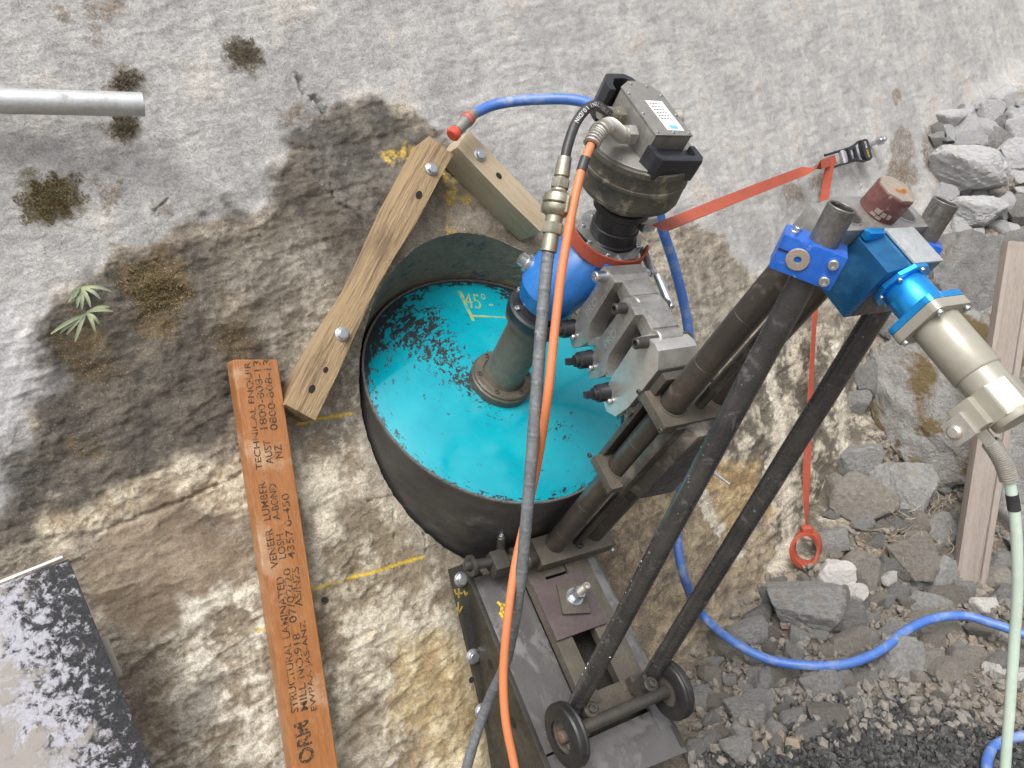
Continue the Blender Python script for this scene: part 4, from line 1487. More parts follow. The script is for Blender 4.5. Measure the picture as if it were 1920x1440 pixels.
# side cheek between flange and top plates
CT = -.132
bm = nb()
b0_, b1_ = .318, .790
P_ = [(b0_, rock_a(b0_, CT, .002)), (b0_, A0 - .028), (b1_, A0 - .028), (b1_, rock_a(b1_, CT, .002) + .0)]
prism(bm, P_, Matrix(((1, 0, 0, 0), (0, 0, 1, 0), (0, 1, 0, 0), (0, 0, 0, 1))), CT - .012, CT, .002)
part('side_cheek', bm, 'bracket_steel', bracket)
bm = nb()
prism(bm, P_, Matrix(((1, 0, 0, 0), (0, 0, 1, 0), (0, 1, 0, 0), (0, 0, 0, 1))), .150, .162, .002)
part('side_cheek', bm, 'bracket_steel', bracket)
bm = nb()
for a_, b_ in ((-.235, .50), (-.235, .62)):
    lathe(bm, (b_, CT - .012, a_ - .04), (0, -1, 0), [(0, 0), (.0005, 0), (.0005, .011), (0, .011)], 20)
part('cheek_hole', bm, 'dark_hole', bracket, kind='stuff')
# top plates either side of the slot
bm = nb()
box(bm, ((.335 + .700) / 2, -.082, A0 - .034), (.365, .104, .012), None, .0015)
part('top_plate', bm, 'wet_plate', bracket, label='wet steel top plate with yellow paint strokes')
bm = nb()
box(bm, (.545, .1455, A0 - .034), (.40, .050, .012), None, .0015)
part('top_plate', bm, 'wet_plate', bracket)
bm = nb()
prism(bm, [(.704, -.134), (.704, .168), (.800, .158), (.790, -.02), (.786, -.134)], Matrix.Identity(4), A0 - .046, A0 - .030, .0015)
part('foot_plate', bm, 'wet_plate', bracket, label='wet grey steel plate below the wheels')
bm = nb()
box(bm, (.53, .035, A0 - .075), (.38, .30, .008), None, .001)
part('inner_plate', bm, 'bracket_steel', bracket)
# yellow strokes
bm = nb()
def stroke(P_, w_, h=.0004):
    for (x0, y0, z0), (x1, y1, z1) in zip(P_[:-1], P_[1:]):
        a_, b_ = V((x0, y0, z0)), V((x1, y1, z1))
        nn = NRM
        t_ = (b_ - a_).normalized()
        s_ = nn.cross(t_).normalized() * w_ / 2
        q = nn * h
        bm.faces.new([bm.verts.new(k) for k in (a_ - s_ - t_ * w_ * .4 + q, b_ - s_ + t_ * w_ * .4 + q, b_ + s_ + t_ * w_ * .4 + q, a_ + s_ - t_ * w_ * .4 + q)])
NRM = ZA
for pts in (((934, 1130), (941, 1137)), ((951, 1136), (942, 1134), (940, 1146), (950, 1152)), ((938, 1150), (944, 1160), (950, 1152)), ((944, 1160), (952, 1167))):
    stroke([rg(p, a=A0 - .0278) for p in pts], .006)
part('paint_stroke', bm, 'yellow_paint', bracket, smooth=0, kind='stuff')
bm = nb()
NRM = NR
for pts in (((852, 1106), (855, 1114), (866, 1112)), ((860, 1104), (860, 1120)), ((870, 1108), (873, 1116), (879, 1108)), ((859, 1130), (859, 1146)), ((855, 1140), (860, 1149), (866, 1138))):
    stroke([on_rock(*p, .0184) for p in pts], .004)
surf('faded_yellow', (.33, .24, .035), (.20, .15, .04), (.4, .3, .06), 90, (.5, .8), 0, 0)
part('paint_mark', bm, 'faded_yellow', flange, smooth=0, kind='stuff')
# clamping plate with anchor bolt
anchor = thing('clamping_plate', 'square purple-brown steel plate with smaller washer plate and anchor bolt', 'clamp plate', RIG)
bm = nb()
box(bm, (.457, .032, A0 + .004), (.125, .126, .008), None, .0015)
part('large_plate', bm, 'purple_steel', anchor)
bm = nb()
box(bm, (0, 0, 0), (.064, .064, .008), Matrix.Translation((.452, .042, A0 + .0122)) @ Matrix.Rotation(R(-14), 4, 'Z'), .0015)
part('washer_plate', bm, 'washer_steel', anchor)
ab = V((.449, .045, A0 + .016))
bm = nb()
lathe(bm, ab, (.02, .02, 1), [(0, 0), (0, .019), (.003, .019), (.003, 0)], 28)
prism(bm, ngon(6, .0135), zmat(ab, (.02, .02, 1)), .003, .030, .001)
part('nut', bm, 'zinc', anchor)
bm = nb()
prof = [(.02, 0), (.02, .0085)]
for k in range(14):
    prof += [(.03 + k * .002, .0088), (.031 + k * .002, .0080)]
prof += [(.060, .008), (.062, .007), (.062, .0045), (.055, .004), (.055, 0)]
lathe(bm, ab, (.02, .02, 1), prof, 20)
part('threaded_rod', bm, 'spring_steel', anchor)

# ------------------------------------------------------------------ timbers, beam, pipe, panel on the rock
def wframe(p0, p1, h):
    """frame on the rock: x from p0 to p1 (measured places), z out of the rock"""
    a_, b_ = wall_pt(*p0, h), wall_pt(*p1, h)
    x = nz(b_ - a_)
    z = N
    y = np.cross(z, x)
    return frame(a_, x, y, z), float(np.linalg.norm(b_ - a_))


def knot(parent, x, y, z, r):
    bm = nb()
    lathe(bm, (x, y, z), ZA, [(.0002, 0), (.0004, r * .5), (.0002, r)], 14)
    bm.transform(Matrix.Translation((x, y, z)) @ Matrix.Diagonal((1.4, 1, 1, 1)) @ Matrix.Translation((-x, -y, -z)))
    part('knot_hole', bm, 'dark_hole', parent, smooth=0)


def timber(name, label, p0, p1, h, widths, depth, mat, bolts, knots, seed):
    M_, L_ = wframe(p0, p1, h)
    t = thing(name, label, 'timber', M_)
    rnd = random.Random(seed)
    bm = nb()
    n = len(widths)
    up, dn = [], []
    for i, (lo, hi) in enumerate(widths):
        x = L_ * i / (n - 1)
        up.append((x + rnd.uniform(-.002, .002), hi + rnd.uniform(-.001, .001)))
        dn.append((x + rnd.uniform(-.002, .002), lo + rnd.uniform(-.001, .001)))
    prism(bm, dn + up[::-1], Matrix.Identity(4), -depth, 0, .003)
    part('block', bm, mat, t)
    for x, y in bolts:
        bolt(t, (x * L_, y, .0003), ZA, .0108)
    for x, y, r in knots:
        knot(t, x * L_, y, .0004, r)
    return t


timber('timber_block', 'long weathered timber block narrowed at its middle, bolted beside the hole', (828, 273), (564, 773), .075,
       [(-.033, .031), (-.033, .030), (-.031, .029), (-.024, .021), (-.020, .018), (-.026, .024), (-.031, .030), (-.032, .031)], .088, 'weathered_wood', ((.095, .004), (.735, .0)), ((.20, .006, .007), (.855, .004, .0045), (.925, -.002, .006)), 3)
timber('timber_block', 'short pale timber block bolted above the hole, meeting the longer one', (867, 260), (1024, 420), .085,
       [(-.026, .027), (-.027, .027), (-.027, .026), (-.026, .027)], .085, 'pale_wood', ((.19, .002),), ((.42, .0, .006),), 5)

# laminated beam with stamped lettering; x runs down the beam
ML, LL = wframe((479, 676), (592, 1440), .052)
beam = thing('laminated_beam', 'orange laminated timber beam with black stamped lettering leaning on the rock', 'beam', ML)
bm = nb()
prism(bm, [(-.006, -.038), (0, -.040), (LL + .48, -.041), (LL + .48, .041), (.002, .040)], Matrix.Identity(4), -.046, 0, .004, 3)
part('beam_body', bm, 'lvl_wood', beam)


def beam_xy(px_, py_):
    p = wall_pt(px_, py_, .052)
    q = ML.inverted() @ W(p)
    return q.x, q.y


def stamp(body, p_start, p_end, height, mat='stamp_ink', bold=.012):
    """text from p_start (lower on the beam) to p_end, letters' feet to the right"""
    x0, y0 = beam_xy(*p_start)
    x1, y1 = beam_xy(*p_end)
    d_ = V((x1 - x0, y1 - y0, 0))
    w_ = d_.length
    d_.normalize()
    up = V((-d_.y, d_.x, 0))
    M_ = Matrix((d_, up, ZA)).transposed().to_4x4()
    M_.translation = V((x0, y0, .0004))
    fit_text(body, w_, height, mat, 'stamped_writing', beam, M_, bold)


stamp('STRUCTURAL LAMINATED', (560, 1334), (531, 1080), .0135)
stamp('VENEER', (522, 1063), (510, 990), .013)
stamp('LUMBER', (508, 974), (497, 903), .013)
stamp('TECHNICAL ENQUIR', (494, 880), (471, 678), .013)
stamp('MILL NO:918', (578, 1330), (562, 1186), .0135)
stamp('07/02/20', (557, 1166), (544, 1064), .0135)
stamp('LOSH', (537, 1046), (531, 1000), .0135)
stamp('A-BOND', (526, 974), (517, 906), .0135)
stamp('AUST', (513, 869), (507, 824), .0135)
stamp('1800-808-13', (502, 804), (488, 676), .0135)
stamp('EWPAA JAS-ANZ', (597, 1330), (575, 1162), .0135)
stamp('AS/NZS', (567, 1136), (560, 1062), .0135)
stamp('4357.0-450', (554, 1046), (541, 924), .0135)
stamp('NZ', (531, 858), (527, 832), .0135)
stamp('0800-808-13', (521, 806), (506, 674), .0135)
stamp('ORM', (591, 1424), (578, 1348), .028, 'stamp_ink', .035)

# galvanised pipe
pz = 1.272
pipe_d = nz(np.array([.768, -.223, .523]))
pe = ray(269, 196) * (1.30)
pl = ray(0, 189) * 1.205
pdv = nz(pl - pe)
gp = thing('galvanised_pipe', 'pale galvanised steel pipe standing off the grey rock', 'pipe', frame(pe, pdv, nz(np.cross(N, pdv)), np.cross(pdv, nz(np.cross(N, pdv)))))
bm = nb()
pipe(bm, (0, 0, 0), (.62, 0, 0), .0195, .003, 40)
part('pipe_wall', bm, 'galvanised', gp)
bm = nb()
box(bm, (.50, 0, -.055), (.04, .06, .11), None, .003)
part('pipe_clamp', bm, 'dark_steel', gp)

# cement splashed panel at the lower left
MP, LP = wframe((130, 1050), (288, 1440), .150)
panel = thing('formwork_panel', 'black formwork panel splashed with pale cement, leaning on the rock', 'panel', MP)
bm = nb()
prism(bm, [(0, 0), (LP + .50, 0), (LP + .50, -.55), (-.012, -.55)], Matrix.Identity(4), -.018, 0, .0015)
part('panel_sheet', bm, 'panel_face', panel)
bm = nb()
prism(bm, [(.008, -.006), (.011, -.006), (.011, -.54), (.008, -.54)], Matrix.Translation((-.016, 0, -.012)), -.006, .0, .0005)
part('panel_edge', bm, 'paper', panel)
bm = nb()
box(bm, (.165, -.004, -.026), (.062, .026, .006), None, .001)
part('edge_strip', bm, 'servo_grey', panel, label='small pale strip showing behind the panel edge')

# weathered stake leaning on the bank at the right
s0, s1 = ground_pt(1812, 1122, -.02), ray(1916, 455) * 2.06
sd_ = nz(s1 - s0)
sn = nz(np.array([-.15, 0, -1.0]) - (np.array([-.15, 0, -1.0]) @ sd_) * sd_)
sxv = np.cross(sd_, sn)
stake = thing('timber_stake', 'weathered grey-brown grooved timber stake leaning beside the motor cable', 'stake', frame(s0, sxv, sn, sd_))
bm = nb()
prism(bm, [(x * .86, y) for x, y in ((-.048, -.02), (.048, -.02), (.048, .010), (.030, .010), (.028, .003), (.020, .003), (.018, .012), (.004, .012), (.002, .018), (-.048, .018))], Matrix.Identity(4), -.04, float(np.linalg.norm(s1 - s0)), .0015)
part('stake_body', bm, 'stake_wood', stake)

# ------------------------------------------------------------------ hoses and cables
def hose(name, label, cat, mat, P, r, n=14):
    M_ = Matrix.Translation(P[0])
    t = thing(name, label, cat, M_)
    bm = nb()
    L_ = [p - P[0] for p in P]
    pts, tg = sweep(bm, L_, r, n, 10)
    part('hose_body' if 'hose' in name else 'sheath', bm, mat, t, smooth=60)
    return t, pts, tg


def Z(x, y, z):
    return W(ray(x, y) * z)


def RL(x, y, **k):
    return RIG @ rg((x, y), **k)


# blue water hose: coupling at the timbers, over the motor, down behind the mast, over the rubble
bz = [Z(886, 214, 1.60), Z(930, 196, 1.62), Z(1000, 187, 1.62), Z(1090, 190, 1.60), Z(1170, 230, 1.56), Z(1222, 320, 1.58), Z(1240, 420, 1.64), Z(1265, 500, 1.70), Z(1288, 600, 1.76), Z(1296, 700, 1.80), Z(1287, 800, 1.82), Z(1279, 900, 1.84), Z(1270, 1000, 1.84), Z(1282, 1080, 1.84)]
gq_ = [(1315, 1150), (1370, 1200), (1440, 1236), (1520, 1248), (1590, 1244), (1650, 1220), (1700, 1182), (1750, 1160), (1810, 1155), (1870, 1172), (1960, 1200), (2090, 1215), (2300, 1200)]
gh_ = [.10, .075, .06, .06, .06, .07, .085, .09, .09, .085, .07, .05, .04]
bz += [W(ground_pt(x, y, h)) for (x, y), h in zip(gq_, gh_)]
wh, wp, wt = hose('water_hose', 'long blue water hose running from the timbers down over the rubble', 'hose', 'blue_hose', bz, .0112)
o0 = bz[0]
cd = (Z(838, 264, 1.565) - o0).normalized()
bm = nb()
lathe(bm, (0, 0, 0), cd, [(-.004, 0), (-.004, .0125), (.010, .0135), (.011, .0145), (.026, .0145), (.027, .0135), (.055, .0125), (.056, .011), (.062, .011), (.062, 0)], 28)
cp_ = part('hose_coupling', bm, 'box_alu', wh, label='grey hose coupling with red bands')
bm = nb()
lathe(bm, cd * .012, cd, [(0, .0143), (0, .0152), (.0035, .0152), (.0035, .0143)], 28, closed=True)
part('red_band', bm, 'red_plastic', cp_)
bm = nb()
lathe(bm, cd * .020, cd, [(0, .0143), (0, .0152), (.0035, .0152), (.0035, .0143)], 28, closed=True)
part('red_band', bm, 'red_plastic', cp_)
bm = nb()
lathe(bm, cd * .058, cd, [(0, 0), (0, .013), (.003, .0145), (.013, .0145), (.016, .012), (.016, 0)], 28)
part('red_cap', bm, 'red_plastic', cp_)
hp = Z(1281, 838, 1.825) - o0
bm = nb()
hd = Z(1283, 800, 1.82) - Z(1279, 880, 1.84)
prism(bm, ngon(6, .020), zmat(hp, hd), -.012, .012, .002)
lathe(bm, hp, hd, [(.012, 0), (.012, .015), (.03, .015), (.03, 0)], 20)
part('hose_fitting', bm, 'zinc', wh)
# loop of the same kind of hose at the lower right
hose('water_hose', 'short loop of blue hose on the dark gravel behind the pale green cable', 'hose', 'blue_hose',
     [W(ground_pt(x, y, .03)) for x, y in ((2300, 1290), (2120, 1350), (1990, 1370), (1930, 1378), (1885, 1388), (1858, 1408), (1850, 1450), (1868, 1530), (1960, 1620), (2120, 1680))], .0105)

# hydraulic hose: black printed piece, brass coupling, long wrapped piece
fz0 = RIG @ V((-.066, .022, .632))
h1 = [RIG @ V((-.066, -.002, .634)), Z(1112, 198, 1.165), Z(1083, 225, 1.15), Z(1066, 268, 1.14), Z(1057, 310, 1.135)]
hh, hp_, ht_ = hose('hydraulic_hose', 'black hydraulic hose with white print and brass coupling above a long wrapped hose', 'hose', 'hose_black', h1, .0076, 16)
o1 = h1[0]
bm = nb()
ax = (fz0 - o1).normalized()
lathe(bm, (0, 0, 0), ax, [(-.022, 0), (-.022, .0105), (-.018, .0115), (.006, .0115), (.008, .0095), (.012, .0095), (.012, 0)], 24)
prism(bm, ngon(6, .0150), zmat((0, 0, 0), ax), .010, .024, .001)
part('end_fitting', bm, 'brass', hh)
cpl = [Z(1057, 308, 1.135), Z(1053, 335, 1.135), Z(1046, 372, 1.135), Z(1038, 410, 1.135), Z(1030, 462, 1.135)]
cax = (cpl[4] - cpl[0])
cl_ = cax.length
bm = nb()
lathe(bm, cpl[0] - o1, cax, [(-.010, 0), (-.010, .0102), (.018, .0115), (.020, .009), (.024, .009), (.024, .0), ], 24)
prism(bm, ngon(6, .0145), zmat(cpl[0] - o1, cax), .022, .036, .001)
lathe(bm, cpl[0] - o1, cax, [(.034, 0), (.034, .0105), (.040, .012), (.046, .020), (.052, .0215), (.058, .0215), (.060, .017), (.062, .0215), (.068, .0215), (.074, .019), (.078, .013), (.090, .013), (.090, 0)], 32)
prism(bm, ngon(6, .0160), zmat(cpl[0] - o1, cax), .088, .104, .001)
lathe(bm, cpl[0] - o1, cax, [(.102, 0), (.102, .0115), (cl_ - .002, .0125), (cl_ + .008, .0125), (cl_ + .009, .0)], 28)
part('claw_coupling', bm, 'brass', hh, label='dull brass claw coupling between the two hoses')
bm = nb()
sd2 = zmat(cpl[0] - o1 + cax.normalized() * .060, cax)
box(bm, (.017, 0, 0), (.014, .012, .026), sd2, .003)
part('coupling_claw', bm, 'brass', hh)
bm = nb()
box(bm, (-.017, 0, 0), (.014, .012, .026), sd2, .003)
part('coupling_claw', bm, 'brass', hh)
g1 = [cpl[4], Z(1024, 510, 1.135), Z(1013, 640, 1.14), Z(1001, 800, 1.15), Z(989, 950, 1.17), Z(977, 1080, 1.20), Z(962, 1180, 1.25), Z(945, 1252, 1.31), Z(918, 1310, 1.36), Z(892, 1380, 1.38), Z(868, 1470, 1.38), Z(848, 1580, 1.36), W(ground_pt(835, 1760, .015)), W(ground_pt(760, 1880, .015))]
wr, wrp, wrt = hose('wrapped_hose', 'long grey spiral wrapped hose hanging from the brass coupling past the barrel', 'hose', 'hose_wrap', g1, .0092, 16)
bm = nb()
for i in range(4, len(wrp) - 1, 3):
    lathe(bm, wrp[i], (wrt[i] + V((.12, .0, .12))).normalized(), [(-.004, .0090), (-.0030, .0094), (.0030, .0094), (.004, .0090)], 18)
part('wrap_turns', bm, 'hose_wrap', wr, kind='stuff')


def print_on(path, tang, body, start, size, r, mat, parent, eye, flip=False):
    """letters set one by one along a hose, facing the eye point"""
    cum = [0]
    for a_, b_ in zip(path[:-1], path[1:]):
        cum.append(cum[-1] + (b_ - a_).length)
    bm = nb()
    s_ = start
    for ch in body:
        if ch != ' ':
            i = min(max(1, int(np.searchsorted(cum, s_))), len(path) - 1)
            k = (s_ - cum[i - 1]) / (cum[i] - cum[i - 1] + 1e-9)
            p = path[i - 1].lerp(path[i], k)
            t_ = tang[i].normalized()
            e_ = (eye - p)
            e_ = (e_ - e_.dot(t_) * t_).normalized()
            x = -t_ if flip else t_
            y = e_.cross(x)
            M_ = Matrix((x, y, e_)).transposed().to_4x4()
            M_.translation = p + e_ * (r + .0004)
            me_ = text_mesh(ch, size)
            lo, hi = mesh_bounds(me_)
            me_.transform(M_ @ Matrix.Translation((-(lo[0] + hi[0]) / 2, -size * .35, 0)))
            bm.from_mesh(me_)
            bpy.data.meshes.remove(me_)
        s_ += size * .62
    part('printed_text', bm, mat, parent, smooth=0, kind='stuff')


eye_l = W((0, 0, 0)) - o1
print_on(hp_, ht_, 'NID/01/NS2/358NE W2 X R'[::-1], .018, .0090, .0076, 'white_print', hh, eye_l, False)

# orange cable with spring sleeve
gz0 = RIG @ V((-.022, .028, .628))
o2 = [RIG @ V((-.024, -.004, .628)), Z(1141, 236, 1.165), Z(1120, 253, 1.15), Z(1107, 275, 1.14), Z(1090, 320, 1.13), Z(1072, 400, 1.125), Z(1053, 510, 1.122), Z(1040, 620, 1.122), Z(1026, 750, 1.127), Z(1008, 870, 1.190), Z(986, 970, 1.215), Z(966, 1060, 1.205), Z(952, 1160, 1.195), Z(944, 1260, 1.20), Z(948, 1350, 1.20), Z(966, 1445, 1.20), Z(985, 1580, 1.20), W(ground_pt(1010, 1850, .012)), W(ground_pt(1120, 1960, .012))]
oc, ocp, oct_ = hose('power_cable', 'orange power cable hanging from the motor beside the wrapped hose', 'cable', 'orange_cable', o2, .0068, 16)
bm = nb()
ax = (gz0 - o2[0]).normalized()
lathe(bm, (0, 0, 0), ax, [(-.004, 0), (-.004, .0135), (.004, .0145), (.006, .0125), (.010, .0125), (.010, 0)], 28)
prism(bm, ngon(6, .0165), zmat((0, 0, 0), ax), .010, .026, .001)
part('cable_gland', bm, 'spring_steel', oc)
bm = nb()
acc, nxt = 0.0, 0.0
for i in range(0, 29):
    seg = (ocp[i + 1] - ocp[i]).length
    while nxt < acc + seg:
        lathe(bm, ocp[i].lerp(ocp[i + 1], (nxt - acc) / seg), oct_[i], [(-.0026, .0088), (-.0013, .0130), (.0013, .0130), (.0026, .0088)], 22)
        nxt += .0054
    acc += seg
part('spring_sleeve', bm, 'spring_steel', oc, kind='stuff', label='grey steel spring sleeve around the cable end')
i_ = 38
bm = nb()
lathe(bm, ocp[i_], oct_[i_], [(-.011, .0068), (-.011, .0076), (.011, .0076), (.011, .0068)], 22)
part('tape_band', bm, 'hose_black', oc)

# pale green cable of the servo motor
gc0 = Z(1838, 806, .885)
o3 = [gc0, Z(1862, 836, .885), Z(1882, 870, .885), Z(1895, 915, .89), Z(1905, 990, .90), Z(1908, 1100, .92), Z(1902, 1200, .94), Z(1893, 1330, .96), Z(1884, 1460, .98), Z(1876, 1720, 1.01), W(ground_pt(1880, 2080, .010)), W(ground_pt(2000, 2250, .010))]
gc, gcp, gct = hose('motor_cable', 'pale green cable hanging from the grey servo motor', 'cable', 'green_cable', o3, .0062, 16)
bm = nb()
for i in range(8, 28):
    for k in (0,):
        lathe(bm, gcp[i].lerp(gcp[i + 1], k), gct[i], [(-.0016, .0082), (-.0006, .0100), (.0006, .0100), (.0016, .0082)], 22)
part('spring_sleeve', bm, 'spring_steel', gc, kind='stuff', label='bright spring sleeve around the cable end')
bm = nb()
d_ = (gcp[4] - gcp[0]).normalized()
box(bm, (0, 0, .010), (.015, .013, .030), zmat(gcp[0], d_), .002)
part('cable_gland', bm, 'bright_alu', gc)
bm = nb()
lathe(bm, gcp[34], gct[34], [(-.010, .0062), (-.010, .0069), (.010, .0069), (.010, .0062)], 22)
part('tape_band', bm, 'hose_black', gc)

# ------------------------------------------------------------------ orange straps and ratchet
WB = WD(N)
rp0 = on_face(1552, 303, .03)
rp1 = on_face(1622, 282, .03)
rx = nz(rp1 - rp0)
ry_ = nz(np.cross(N, rx))
RAT = frame(rp0, rx, ry_, np.cross(rx, ry_))
RLn = float(np.linalg.norm(rp1 - rp0))
rat = thing('ratchet_buckle', 'black ratchet buckle with yellow lettering hooked to a bolt in the rock', 'ratchet', RAT)
bm = nb()
hw_ = .021
for sgn in (-1, 1):
    sweep(bm, [V((-.006, sgn * hw_, 0)), V((.04, sgn * hw_, .002)), V((RLn * .62, sgn * hw_ * 1.05, .006)), V((RLn * .80, sgn * hw_ * 1.5, .008)), V((RLn * .95, sgn * hw_ * 1.5, .008))], .0042, 8, 5)
part('ratchet_frame', bm, 'black_plastic', rat, kind='stuff')
bm = nb()
prism(bm, [(RLn * .86, -.030), (RLn * .95, -.036), (RLn * 1.03, -.030), (RLn * 1.03, .030), (RLn * .95, .036), (RLn * .86, .030), (RLn * .83, .018), (RLn * .83, -.018)], Matrix.Identity(4), .001, .016, .003)
grip = part('ratchet_grip', bm, 'black_plastic', rat)
fit_text('XTR', .024, .010, 'white_print', 'printed_text', grip, Matrix(((0, 1, 0, RLn * .905), (-1, 0, 0, .028), (0, 0, 1, .0163), (0, 0, 0, 1))), .01)
fit_text('GRIP', .026, .010, 'yellow_paint', 'printed_text', grip, Matrix(((0, 1, 0, RLn * .905), (-1, 0, 0, .000), (0, 0, 1, .0163), (0, 0, 0, 1))), .01)
bm = nb()
cyl(bm, (RLn * .36, -hw_, .004), (RLn * .36, hw_, .004), .010)
part('ratchet_drum', bm, 'zinc', rat)
bm = nb()
box(bm, (RLn * .52, 0, .006), (.010, hw_ * 2, .010), None, .002)
box(bm, (RLn * .68, 0, .006), (.010, hw_ * 2, .010), None, .002)
box(bm, (RLn * .60, hw_ * .85, .006), (.05, .007, .0102), None, .002)
box(bm, (RLn * .60, -hw_ * .85, .006), (.05, .007, .0102), None, .002)
part('pawl_frame', bm, 'black_plastic', rat)
abp = on_face(1630, 271, .0)
anc = thing('anchor_bolt', 'bright anchor bolt with nut in the grey rock behind the ratchet', 'bolt', frame(abp, TU, TV, N))
bm = nb()
cyl(bm, (0, 0, -.05), (0, 0, .06), .008)
part('rod', bm, 'zinc', anc)
bm = nb()
prism(bm, ngon(6, .0145), Matrix.Identity(4), .030, .048, .001)
part('nut', bm, 'zinc', anc)

# tensioned strap from the gearbox to the ratchet
strap = thing('ratchet_strap', 'tight orange webbing strap from gearbox to ratchet buckle', 'strap', Matrix.Translation(W(rp0)))
so = W(rp0)
wu = WD((0, -1, -.15))
P_ = [Z(1236, 428, 1.34), Z(1300, 402, 1.55), Z(1400, 362, 1.92), Z(1480, 331, 2.20), W(rp0) + WD(rx * .045)]
D_ = [WD((.1, -.42, .9)), WD((.1, -.5, .85)), WD((.1, -.7, .7)), WD((0, -.9, .4)), WD(ry_ * -1)]
bm = nb()
ribbon(bm, [p - so for p in P_], D_, .028)
part('webbing', bm, 'webbing', strap)
# band round the gearbox
bm = nb()
Q_ = [RIG @ V((-.008 + .072 * math.cos(q), .080 + .075 * math.sin(q), .412)) - so for q in np.linspace(R(-118), R(62), 12)]
ribbon(bm, Q_, [WD(A) for _ in Q_], .026, .004)
part('webbing_band', bm, 'webbing', strap)
bm = nb()
pa, pb = RL(1066, 426, a=.412) - so, RL(1096, 460, a=.410) - so
Mk = zmat((pa + pb) / 2, WD(A), (pb - pa))
box(bm, (0, 0, 0), ((pb - pa).length, .016, .012), Mk, .003)
bk_ = part('cam_buckle', bm, 'black_plastic', strap)
bm = nb()
box(bm, (-(pb - pa).length / 2 - .012, 0, 0), (.030, .018, .010), Mk, .002)
part('buckle_tongue', bm, 'servo_grey', bk_)
# hanging tail with a rolled loop at its end
tail = thing('strap_tail', 'loose orange strap tail hanging down and rolled into a ring', 'strap', Matrix.Translation(W(rp0)))
T0 = [W(rp0) + WD(N * .01), W(on_face(1546, 370, .02)), W(on_face(1538, 480, .02)), W(on_face(1527, 600, .03)), W(on_face(1519, 760, .04)), W(on_face(1512, 900, .05)), W(on_face(1512, 985, .065))]
D_ = [WD((1, .1, .3)), WD((1, 0, .2)), WD((1, 0, .1)), WD((.7, 0, .7)), WD((.75, 0, .6)), WD((.8, 0, .5)), WD((.5, 0, .85))]
bm = nb()
ribbon(bm, [p - so for p in T0], D_, .030)
part('webbing', bm, 'webbing', tail)
ct = W(on_face(1511, 1028, .075)) - so
ez, exx = WD((0, -1, -.1)).normalized(), WD((1, 0, .1)).normalized()
bm = nb()
for rr_, off in ((.041, 0), (.037, .004)):
    P_ = [ct + ez * (rr_ * 1.15 * math.cos(a_)) + exx * (rr_ * math.sin(a_) + off * .3) for a_ in np.linspace(.05, 2 * math.pi + .02, 22)]
    ribbon(bm, P_, [WD((.55, -.25, .80)) for _ in P_], .032, .006, 2)
part('rolled_ring', bm, 'webbing', tail, kind='stuff')
bm = nb()
box(bm, ct + ez * .052, (.030, .022, .024), None, .008, 3)
part('knot', bm, 'webbing', tail)

# ------------------------------------------------------------------ rocks
def rock_mesh(name, seed, sub, flat=1.0, ncut=11, rough=.03):
    rnd = np.random.default_rng(seed)
    bm = nb()
    bmesh.ops.create_icosphere(bm, subdivisions=sub, radius=1)
    d = np.array([v.co[:] for v in bm.verts])
    d /= np.linalg.norm(d, axis=1)[:, None]
    n = rnd.normal(size=(ncut, 3))
    n /= np.linalg.norm(n, axis=1)[:, None]
    n = np.vstack([n, [[0, 0, 1], [0, 0, -1]]])
    h = np.r_[rnd.uniform(.55, 1.0, ncut), .75, .75]
    dots = np.maximum(d @ n.T, 1e-3)
    r = np.minimum((h / dots).min(1), 1.25)
    x, y, z = d.T
    r *= 1 + rough * (fbm(x * 1.3 + z, y * 1.3 - z, 2.2, 3, .6, seed) + .6 * fbm(y + 2 * x, z * 1.7 - x, 5, 2, .6, seed + 3))
    p = d * r[:, None]
    p -= (p.max(0) + p.min(0)) / 2
    p /= (p.max(0) - p.min(0))
    p[:, 2] *= flat
    for v, q in zip(bm.verts, p):
        v.co = q
    return finish(bm, name, 22)


SH = {}


def rock_shape(i, mat, big=False):
    k = (i, mat, big)
    if k not in SH:
        m = rock_mesh('rock', 100 + i, 5 if big else 4, 1.0, 6 + i % 4, .09 if big else .06)
        m.materials.append(MATS[mat])
        SH[k] = m
    return SH[k]


def seen_pt(x, y):
    g = ground_pt(x, y, .0)
    f = on_face(x, y)
    return (g, 0) if g[2] < f[2] else (f, 1)


NROCK = [0]


def place_rock(x, y, w, h, mat, label=None, rot=0.0, depth=.8, group=None, big=False, out=.30, shape=None, name='rock', cat='rock'):
    p, kind_ = seen_pt(x, y)
    k = p[2] / FPX
    sx, sy = w * k, h * k
    sz = depth * (sx + sy) / 2
    nrm_ = N if kind_ else -U_ * -1
    p = p + nz(nrm_) * sz * (out - .25) - ray(x, y) / np.linalg.norm(ray(x, y)) * sz * .10
    i = NROCK[0] if shape is None else shape
    NROCK[0] += 1
    M_ = frame(p, (1, 0, 0), (0, 0, 1), (0, -1, 0)) @ Matrix.Rotation(R(rot), 4, 'Y') @ Matrix.Rotation(random.uniform(-.25, .25), 4, 'X')
    M_ = M_ @ Matrix.Diagonal((sx, sz, sy, 1))
    return link(name, rock_shape(i % 13, mat, big), None, M_, None, label, cat, group)


def big_rock(x, y, w, h, mat, label, **k):
    place_rock(x, y, w, h, mat, label, big=True, **k)


